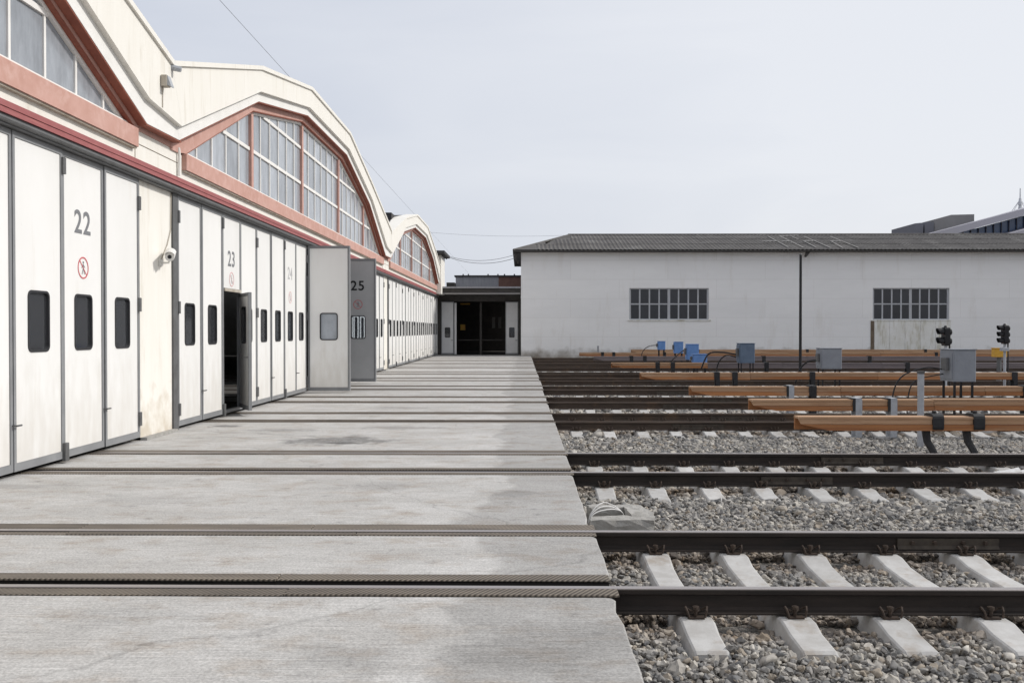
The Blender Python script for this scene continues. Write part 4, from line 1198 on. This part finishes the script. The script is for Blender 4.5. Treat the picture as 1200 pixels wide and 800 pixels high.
def signal(label, x, y, z0, z1, nv, m_pole):
    s_ = thing('track_signal', label, 'signal', (x, y, -0.3))
    h = z1 - z0
    MB().prism(rrect(y - 0.11, y + 0.11, z0, z1, 0.05, 3), [], YZ, x - 0.03, x + 0.09).build('housing', 'signal_black', s_)
    MB().tube([(x + 0.03, y, z1 - .01), (x + 0.03, y, z1 + 0.045)], [0.07, 0.03], 8).build('cap', 'signal_black', s_)
    for q in range(nv):
        zz = z0 + h * (q + 0.5) / nv
        r = min(0.085, h / nv * 0.42)
        MB().tube([(x + 0.09, y, zz), (x + 0.15, y, zz), (x + 0.165, y, zz)], [r, r * 0.9, r * 0.5], 10).build('lamp_back', 'signal_black', s_)
        v_ = MB()
        n_ = 9
        pts = []
        for k in range(n_):
            a = R(-35 + 250 * k / (n_ - 1))
            pts.append((math.cos(a), math.sin(a)))
        ring = []
        for xx, f_ in ((x - 0.03, 1.0), (x - 0.19, 1.0)):
            for rr in (r, r * 1.12):
                ring.append([(xx + (0.07 * (1 - pz) / 2 if xx < x - .1 else 0), y + rr * py, zz + rr * pz) for py, pz in pts])
        vs = [p for rg in ring for p in rg]
        fs = []
        for k in range(n_ - 1):
            fs += [(k, k + 1, 2 * n_ + k + 1, 2 * n_ + k), (n_ + k, 3 * n_ + k, 3 * n_ + k + 1, n_ + k + 1), (2 * n_ + k, 2 * n_ + k + 1, 3 * n_ + k + 1, 3 * n_ + k)]
        v_.add(vs, fs)
        vo_ = v_.build('visor', 'signal_black', s_)
        MB().tube([(x - 0.032, y, zz), (x - 0.045, y, zz)], [r * .9, r * .7], 10).build('lens', 'signal_lens', vo_)
    MB().tube([(x + 0.03, y, -0.33), (x + 0.03, y, z0 + .03)], 0.038, 8).build('pole', m_pole, s_)
    MB().tube([(x + 0.13, y, -0.33), (x + 0.12, y, z0 + .08)], 0.02, 6).build('conduit', 'signal_black', s_)
    MB().bbox(x - 0.07, x + 0.12, y - 0.09, y + 0.09, z0 - 0.20, z0 - 0.10, 0.01).build('clamp_box', 'galvanised', s_)
    MB().bbox(x - 0.15, x + 0.2, y - 0.15, y + 0.15, -0.36, -0.2, 0.02).build('base', 'old_concrete', s_)
    return s_


signal('small black two lamp track signal behind the large light grey cabinet', 10.16, 21.9, 1.24, 1.68, 2, 'galvanised')
signal('larger black three lamp track signal beside the yellow box', 13.85, 26.2, 1.22, 1.76, 3, 'galvanised')

pole = thing('thin_pole', 'tall thin dark pole standing in front of the white workshop wall', 'pole', (9.0, 29.4, -0.3))
MB().tube([(9.0, 29.4, -0.33), (9.0, 29.4, 4.05)], [0.05, 0.042], 8).build('pole_shaft', 'signal_black', pole)
MB().tube([(9.0, 29.4, 4.05), (9.0, 29.4, 4.09)], [0.055, 0.02], 8).build('pole_cap', 'dark_metal', pole)
MB().bbox(8.85, 9.15, 29.25, 29.55, -0.36, -0.22, 0.02).build('pole_base', 'old_concrete', pole)

stub = thing('marker_stub', 'thin grey stub post at the foot of the white workshop wall', 'post', (4.75, 56.8, -0.3))
MB().box(4.70, 4.80, 56.75, 56.85, -0.33, 0.62).build('post_shaft', 'shed_grey', stub)
MB().box(4.69, 4.81, 56.74, 56.86, 0.621, 0.66).build('post_cap', 'galvanised', stub)

# concrete cable trough with cables
tr_ = thing('cable_trough', 'broken concrete cable trough lying in the ballast at the apron edge', 'trough', (0.9, 8.35, -0.26))
tm = MB()
outer = [(0.60, 7.98), (1.17, 8.00), (1.20, 8.30), (1.13, 8.70), (0.62, 8.70), (0.63, 8.56), (0.97, 8.555), (1.0, 8.17), (0.61, 8.15)]
tm.prism(outer, [], XY, -0.32, -0.065)
tb = tm.build('trough_body', 'old_concrete', tr_)
import bmesh
bm_ = bmesh.new(); bm_.from_mesh(tb.data)
bmesh.ops.subdivide_edges(bm_, edges=[e for e in bm_.edges if e.calc_length() > 0.12], cuts=4, use_grid_fill=True)
bmesh.ops.triangulate(bm_, faces=bm_.faces)
r3 = random.Random(9)
for v in bm_.verts:
    v.co += Vector((r3.uniform(-.012, .012), r3.uniform(-.012, .012), r3.uniform(-.012, .004)))
bm_.to_mesh(tb.data); bm_.free()
MB().prism([(0.62, 8.155), (0.985, 8.175), (0.965, 8.55), (0.64, 8.555)], [], XY, -0.32, -0.24).build('trough_floor', 'dirt', tr_)
for q in range(3):
    pts = smooth_path([(0.585, 8.12 + 0.015 * q, -0.20), (0.62, 8.10 + 0.012 * q, -0.06 + .012 * q), (0.74, 8.16 + 0.02 * q, -0.015 + 0.03 * q), (0.90, 8.30 + .02 * q, -0.05), (0.97, 8.44, -0.18)], 5)
    ob = MB().tube(pts, 0.005, 6).build('loop_cable', 'white_cable', None, origin=pts[0], smooth=True)
    tag(ob, 'thin white cable looping out of the broken concrete trough', 'cable', 'white cables in the trough')

# plastic scrap between the rails of the second track
ps = MB()
r_ = random.Random(5)
for q in range(7):
    x0_ = 5.50 + r_.uniform(-.05, .25); y0_ = 11.0 + r_.uniform(-.1, .12)
    ln = r_.uniform(0.25, 0.5)
    p0 = Vector((x0_, y0_, -0.20 + r_.uniform(0, .03)))
    p1 = p0 + Vector((ln, r_.uniform(-.03, .1), r_.uniform(.01, .09)))
    w_ = Vector((0, 0.022, 0.012))
    mid = (p0 + p1) / 2 + Vector((0, 0, r_.uniform(0, .035)))
    vs = []
    for p_ in (p0, mid, p1):
        vs += [p_ - w_, p_ + w_, p_ + w_ + Vector((0, 0, .006)), p_ - w_ + Vector((0, 0, .006))]
    ps.add(vs, [(0, 1, 5, 4), (1, 2, 6, 5), (2, 3, 7, 6), (3, 0, 4, 7), (4, 5, 9, 8), (5, 6, 10, 9), (6, 7, 11, 10), (7, 4, 8, 11), (0, 3, 2, 1), (8, 9, 10, 11)])
tag(ps.build('plastic_scrap', 'plastic_scrap', None, origin=(5.7, 11.0, -0.2)), 'crumpled white plastic strip lying between the rails into gate 22', 'litter')


# loose rocks
def rock(label, x, y, z, sx, sy, sz, seed, m_='rock'):
    import bmesh
    bm = bmesh.new(); bmesh.ops.create_icosphere(bm, subdivisions=2, radius=1.0)
    r2 = random.Random(seed)
    ph = [Vector((r2.uniform(-1, 1), r2.uniform(-1, 1), r2.uniform(-1, 1))).normalized() for _ in range(7)]
    for v in bm.verts:
        d = v.co.normalized(); f_ = 1.0
        for p_ in ph:
            f_ = min(f_, 0.78 / max(0.5, d.dot(p_)) if d.dot(p_) > 0.5 else f_)
        v.co = Vector((d.x * sx, d.y * sy, d.z * sz)) * f_
    me = bpy.data.meshes.new('rock'); bm.to_mesh(me); bm.free(); me.materials.append(M[m_])
    o = place('rock', me, None, (x, y, z)); tag(o, label, 'rock')


rock('beige lump of broken concrete at the corner of the apron', 0.76, 4.30, -0.22, 0.13, 0.10, 0.09, 3)
rock('tan stone lying on the ballast between the two front tracks', 2.62, 9.15, -0.21, 0.07, 0.06, 0.05, 8)
tag(MB().bbox(1.50, 1.68, 4.52, 4.55, -0.225, -0.212, 0.004).build('wood_chip', 'plastic_scrap', None, origin=(1.6, 4.53, -0.22)), 'white splinter lying on the ballast before the front track', 'litter')

# ------------------------------------------------------------------ white workshop across the yard
WY = 58.0
ws = thing('workshop_building', 'long white workshop with a grey corrugated roof closing off the yard', 'building', (20, 62, -0.3))
wz0, wz1 = 2.30, 4.32
wins = [(6.85, 11.92), (22.35, 27.2), (38.0, 43.0)]
holes = [rect(a, b_, wz0, wz1) for a, b_ in wins]
MB().prism(rect(-0.08, 52, -0.33, 6.66), holes, XZ, WY, WY + 0.35).build('wall', 'workshop_wall', ws)
MB().box(-0.08, 0.25, WY + .352, 71, -0.33, 6.64).build('wall', 'workshop_wall', ws)
MB().box(0.25, 52, 70.7, 71, -0.33, 6.64).build('wall', 'workshop_wall', ws)
MB().box(0.252, 52, WY + 3.0, WY + 3.2, -0.33, 6.6).build('partition', 'interior_wall', ws)
for wi, (a, b_) in enumerate(wins):
    fm = MB()
    cw = (b_ - a - 0.10) / 8
    fw = 0.045
    fm.box(a, b_, WY + 0.10, WY + 0.18, wz0, wz0 + 0.07).box(a, b_, WY + 0.10, WY + 0.18, wz1 - 0.07, wz1)
    fm.box(a, b_, WY + 0.101, WY + 0.179, 3.27, 3.35)
    for q in range(9):
        xx = a + 0.05 + cw * q
        t_ = 0.085 if q == 4 else (0.06 if q in (0, 8) else fw)
        fm.box(xx - t_, xx + t_, WY + 0.098, WY + 0.182, wz0 + .071, 3.269).box(xx - t_, xx + t_, WY + 0.098, WY + 0.182, 3.351, wz1 - .071)
    fo = fm.build('window', 'shed_grey', ws)
    fo.data.materials.clear(); fo.data.materials.append(M['window_frame'])
    for q in range(8):
        for (za, zb2) in ((wz0 + .06, 3.28), (3.34, wz1 - .06)):
            xx = a + 0.05 + cw * q
            tl = random.uniform(-.012, .012)
            MB().prism(rect(xx + .03, xx + cw - .03, za, zb2), [], lambda p, q2, r, t=tl, c=xx: (p, r + t * (p - c), q2), WY + 0.135, WY + 0.142).build('pane', 'dark_pane', fo)
    MB().box(a - 0.12, b_ + 0.12, WY - 0.06, WY + 0.09, wz0 - 0.07, wz0 - 0.003).build('sill', 'patch_plaster', ws)
# plastered panels below the second window
for q in range(5):
    xa = 22.45 + q * 0.97
    MB().bbox(xa, xa + 0.955, WY - 0.035, WY - .001, -0.30, wz0 - 0.075, 0.006).build('plaster_panel', 'patch_plaster', ws)
MB().box(22.22, 22.42, WY - 0.045, WY - .001, -0.30, wz0 - 0.08).build('wall_slot', 'rust_stain_wall', ws)

# roof: corrugated sheets, hipped at the left end
EY, EZ, RYg, RZ = 57.35, 6.70, 63.6, 8.28
XR = 52.0


def corr_sheet(xa, xb, s0, s1):
    """one corrugated sheet on the front slope between slope parameters s0..s1"""
    pitch = 0.26
    nx = max(4, int((xb - xa) / pitch * 4))
    m_ = MB()
    for i in range(nx + 1):
        x = xa + (xb - xa) * i / nx
        c = 0.024 * math.cos(2 * math.pi * x / pitch)
        for s_ in (s0, s1):
            m_.v.append((x, EY + (RYg - EY) * s_, EZ + (RZ - EZ) * s_ + c + 0.03 + (0.02 if s_ == s0 and s0 > 0 else 0)))
    for i in range(nx):
        m_.f.append((2 * i, 2 * i + 2, 2 * i + 3, 2 * i + 1))
    return m_


hip = 3.3
x = -0.55 + hip
rows = [(0.0, 0.36), (0.34, 0.70), (0.68, 1.0)]
for s0, s1 in rows:
    x = -0.55
    while x < XR:
        xb = min(x + 2.08, XR)
        # left end is cut by the hip line: lowest allowed x grows with the slope parameter
        lo = -0.55 + (hip + 0.55) * s1
        if xb > lo + 0.05:
            xa = max(x, lo if x < lo else x)
            m_ = corr_sheet(xa, xb + 0.04, s0, s1)
            if x < lo:      # wedge to fill the cut corner
                n0 = -0.55 + (hip + 0.55) * s0
                y0_, z0_ = EY + (RYg - EY) * s0, EZ + (RZ - EZ) * s0 + 0.03
                y1_, z1_ = EY + (RYg - EY) * s1, EZ + (RZ - EZ) * s1 + 0.03
                m_.add([(max(n0, x), y0_, z0_), (xa + .05, y0_, z0_), (xa + .05, y1_, z1_)], [(0, 1, 2)])
            m_.build('roof_sheet', 'roof_sheet', ws)
        elif xb > -0.55 + (hip + 0.55) * s0:
            n0 = -0.55 + (hip + 0.55) * s0; n1 = lo
            y0_, z0_ = EY + (RYg - EY) * s0, EZ + (RZ - EZ) * s0 + 0.03
            f_ = lambda xx: (xx - n0) / (n1 - n0)
            ya_, za_ = y0_ + (RYg - EY) * (s1 - s0) * max(0, f_(max(x, n0))), z0_ + (RZ - EZ) * (s1 - s0) * max(0, f_(max(x, n0)))
            yb2_, zb2_ = y0_ + (RYg - EY) * (s1 - s0) * f_(xb), z0_ + (RZ - EZ) * (s1 - s0) * f_(xb)
            MB().add([(max(x, n0), y0_, z0_), (xb, y0_, z0_), (xb, yb2_, zb2_), (max(x, n0), ya_ + .001, za_ + .001)], [(0, 1, 2, 3)]).build('roof_sheet', 'roof_sheet', ws)
        x = xb
BYg = 2 * RYg - EY
MB().add([(-0.55, EY, EZ), (hip, RYg, RZ), (hip, RYg + .2, RZ), (-0.55, BYg, EZ)], [(0, 1, 2, 3)]).build('roof_hip', 'roof_sheet', ws)
MB().add([(-0.55, BYg, EZ), (hip, RYg, RZ), (XR, RYg, RZ), (XR, BYg, EZ)], [(0, 1, 2, 3)]).build('roof_back', 'roof_sheet', ws)
MB().tube([(hip - .1, RYg, RZ + 0.02), (XR, RYg, RZ + 0.02)], 0.10, 8).build('ridge_cap', 'roof_sheet', ws)
MB().tube([(-0.55, EY, EZ + 0.01), (hip, RYg, RZ + 0.02)], 0.08, 6).build('hip_cap', 'roof_sheet', ws)
MB().box(-0.60, XR, EY - .01, WY - .001, EZ - 0.10, EZ - 0.02).build('eave_board', 'canopy_dark', ws)
MB().box(-0.60, -0.082, WY, BYg, EZ - 0.16, EZ - 0.02).build('eave_board', 'canopy_dark', ws)
MB().tube([(-0.42, 57.7, 6.6), (-0.42, 57.7, 6.15), (-0.25, 57.9, 5.95)], 0.07, 7).build('downpipe', 'canopy_dark', ws)
MB().prism([(17.95, 6.60), (18.25, 6.60), (17.95, 6.25), (17.85, 6.28)], [], XZ, 57.5, 57.62).build('eave_bracket', 'canopy_dark', ws)
# chalked strokes on the roof sheets: (x, slope parameter) pairs
strokes = [((15.9, .47), (17.0, .49)), ((16.9, .83), (16.95, .10)), ((17.2, .47), (17.9, .50)), ((17.75, .83), (17.85, .06)), ((17.7, .85), (19.1, .90)),
           ((18.5, .83), (18.6, .62)), ((19.35, .83), (19.55, .05)), ((18.7, .50), (19.5, .52)), ((18.7, .50), (18.68, .08)), ((21.15, .83), (21.3, .05)),
           ((20.5, .50), (21.2, .50)), ((20.5, .50), (20.3, .05))]
for (xa, sa), (xb, sb) in strokes:
    pa = Vector((xa, EY + (RYg - EY) * sa, EZ + (RZ - EZ) * sa + 0.085)); pb_ = Vector((xb, EY + (RYg - EY) * sb, EZ + (RZ - EZ) * sb + 0.085))
    d = (pb_ - pa).normalized(); nrm_ = Vector((0, -(RZ - EZ), RYg - EY)).normalized(); sd = d.cross(nrm_).normalized() * (0.05 if abs(d.x) < .8 else 0.13)
    MB().add([pa - sd, pa + sd, pb_ + sd, pb_ - sd], [(0, 1, 2, 3)]).build('chalk_stroke', 'chalk_paint', ws)

# ------------------------------------------------------------------ gate wall between hall and workshop
gw = thing('end_gatehouse', 'dark canopied gateway between the cream hall and the white workshop', 'building', (-2.8, 60.5, 0))
MB().box(-5.60, -0.10, 60.2, 60.5, 3.55, 4.34).build('header', 'canopy_dark', gw)
MB().box(-5.60, -0.10, 58.6, 66, 4.35, 4.46).build('canopy_slab', 'shed_grey', gw)
MB().box(-5.58, -0.12, 58.75, 58.95, 4.06, 4.345).build('fascia', 'canopy_dark', gw)
MB().box(-5.58, -0.12, 58.70, 58.80, 3.96, 4.055).build('fascia_rail', 'far_grey', gw)
MB().box(-5.62, -5.40, 60.1, 60.5, -0.1, 3.548).build('jamb', 'canopy_dark', gw)
MB().box(-0.24, -0.085, 60.1, 60.5, -0.1, 3.548).build('jamb', 'canopy_dark', gw)
MB().box(-5.6, -0.1, 73.8, 74.0, -0.3, 4.3).build('back_wall', 'canopy_dark', gw)
MB().box(-5.75, -5.61, 60.5, 74, -0.3, 4.34).build('side_wall', 'canopy_dark', gw)
MB().box(-5.6, -0.1, 60.5, 73.8, -0.3, -0.03).build('room_floor', 'canopy_dark', gw)
MB().box(-5.6, -0.1, 66.001, 74, 4.36, 4.46).build('room_roof', 'canopy_dark', gw)
MB().box(-2.86, -2.72, 60.9, 61.05, -0.05, 3.6).build('centre_post', 'canopy_dark', gw)
MB().box(-4.3, -1.3, 60.95, 61.0, 0.95, 1.0).build('barrier_rail', 'canopy_dark', gw)
MB().box(-4.4, -3.7, 64.3, 64.34, 3.45, 3.55).build('painted_light_bar', 'yellow_paint', gw)  # yellowish light inside the gateway, put in as yellow colour only
MB().box(-4.4, -4.05, 64.3, 64.33, 1.65, 2.05).build('notice_plate', 'yellow_paint', gw)
for xx in (-2.2, -1.75):
    MB().box(xx, xx + .22, 66, 66.1, 1.8, 2.6).build('inner_window', 'interior_wall', gw)


def far_leaf(x0, w, y, label):
    fr_pan, fr_fr, fr_se, fr_pa = leaf_meshes(w, 'far', 'far_panel', wz=(1.25, 1.95), ww=0.34)
    lf = place('gate_leaf', fr_pan, None, (x0, y, 0))
    lf.scale = (1, 1, 0.93)
    tag(lf, label, 'gate')
    child('frame', fr_fr, lf); child('window_seal', fr_se, lf); child('window_pane', fr_pa, lf)
    child('handle', MB().tube([(w - .08, -0.03, 1.05), (w - .08, -0.09, 1.05), (w - .2, -0.09, 1.05)], 0.02, 6).mesh('handle', 'dark_metal'), lf)


far_leaf(-5.38, 0.85, 60.05, 'pale grey gate leaf folded back against the cream hall corner')
far_leaf(-1.12, 0.86, 60.05, 'pale grey gate leaf folded back against the white workshop corner')
tag(MB().bbox(-4.50, -4.36, 60.0, 60.12, 0.05, 3.45, 0.01).build('gate_leaf', 'far_panel', None, origin=(-4.43, 60.06, 0.0)), 'pale grey gate leaf seen edge on at the dark gateway', 'gate')

# shed behind the canopy
sh = thing('rear_shed', 'low grey and brown shed showing above the canopy of the end gateway', 'building', (-1, 68, 0))
MB().box(-5.0, -1.78, 68, 74, 4.46, 5.65).build('wall', 'shed_grey', sh)
MB().box(-1.78, 3.0, 68.02, 74, 4.46, 5.65).build('wall', 'brick_brown', sh)
MB().box(-5.1, 3.0, 67.9, 74.1, 5.652, 5.76).build('roof', 'roof_tar', sh)
MB().box(-5.65, -5.05, 67.5, 74, 4.46, 5.2).build('annex', 'canopy_dark', sh)
for xx in (-4.5, -4.1, -2.6, -1.85, -1.35, -0.6):
    MB().tube([(xx, 69, 5.76), (xx, 69, 5.92)], 0.06, 6).build('vent', 'dark_metal', sh)

# ------------------------------------------------------------------ far building with the slanted roof
fb = thing('arena_building', 'distant grey building with a slanted roof and blue glass band', 'building', (85, 150, -0.3))
D = 150.0
MB().prism([(68.1, 3)] + [(68.1, 20.2), (69.1, 20.3), (69.5, 20.1)] + [(69.5, 3)], [], XZ, 158.0, 168.0).build('stair_tower', 'far_grey_dark', fb)
MB().prism([(70.0, 3)] + [(70.0, 20.5), (71.6, 20.5)] + [(71.6, 3)], [], XZ, 158.5, 168.0).build('stair_tower', 'far_grey_dark', fb)
MB().prism([(71.9, 3)] + [(71.9, 21.0), (74.8, 21.8), (78.8, 21.9)] + [(78.8, 3)], [], XZ, 159.0, 170.0).build('plant_block', 'far_grey', fb)
MB().prism([(61.6, 16.3), (63.8, 16.8), (72.7, 19.1), (80.9, 21.3), (89.2, 23.7)] + [(89.2, 22.2), (80.9, 20.2), (74.0, 18.4), (68.3, 16.8), (65.8, 16.2)], [], XZ, 146.0, 155.0).build('slanted_roof', 'far_roof', fb)
GL = [(69.2, 17.1), (76.3, 18.8), (83.4, 20.7), (91.9, 22.8)]
MB().prism([(69.2, -0.3)] + GL + [(91.9, -0.3)], [], XZ, 150.5, 154.5).build('glass_wall', 'far_glass', fb)
for q in range(18):
    xx = GL[0][0] + 1.0 + q * 1.25
    MB().box(xx - .04, xx + .04, 150.2, 150.495, -0.3, interp(GL, xx) - 0.05).build('glass_mullion', 'far_grey_dark', fb)
LR = [(73.3, 16.0), (78.7, 17.5), (86.7, 19.7)]
MB().prism(LR + [(x, z - 0.7) for x, z in LR[::-1]], [], XZ, 142.0, 150.1).build('lower_roof', 'far_roof', fb)
ms = thing('antenna_mast', 'thin pale antenna mast rising beyond the slanted roof', 'mast', (109.1, 200.0, -0.3))
MB().tube([(109.1, 200.0, -0.33), (109.1, 200.0, 28.1), (109.1, 200.0, 30.0), (109.1, 200.0, 32.8)], [0.5, 0.4, 0.16, 0.10], 8).build('mast_shaft', 'mast_white', ms)
for q in range(6):
    a = q * 1.0472 + 0.3
    MB().tube([(109.1 + 2.2 * math.cos(a), 200.0 + 2.2 * math.sin(a), 27.1), (109.1, 200.0, 30.4)], 0.06, 5).build('stay', 'mast_white', ms)
MB().tube([(109.1, 200.0, 29.1), (109.1, 200.0, 30.6)], [0.45, 0.25], 8).build('collar', 'mast_white', ms)

# ------------------------------------------------------------------ overhead wires
def wire(label, p0, p1, sag, r=0.010, group=None):
    pts = arc(p0, p1, -sag, 16)
    o = MB().tube(pts, r, 5).build('overhead_wire', 'wire', None, origin=pts[0])
    tag(o, label, 'wire', group)


wire('thin wire running along above the roof of the cream hall', (-8.0, 18.0, 10.35), (-8.05, 168.0, 10.2), 0.05, 0.006)
wire('thin dark wire strung from the hall eave to the workshop corner', (-4.86, 60.0, 6.52), (-0.5, 58.0, 6.45), 0.32, 0.014, 'wires from hall eave to workshop')
wire('thin dark wire strung from the hall eave to the workshop corner', (-4.86, 60.2, 6.47), (-0.5, 58.2, 6.25), 0.36, 0.016, 'wires from hall eave to workshop')
wire('faint wire above the two eave wires', (-9.0, 66.0, 9.0), (3.3, 63.6, 8.3), 0.25, 0.007)
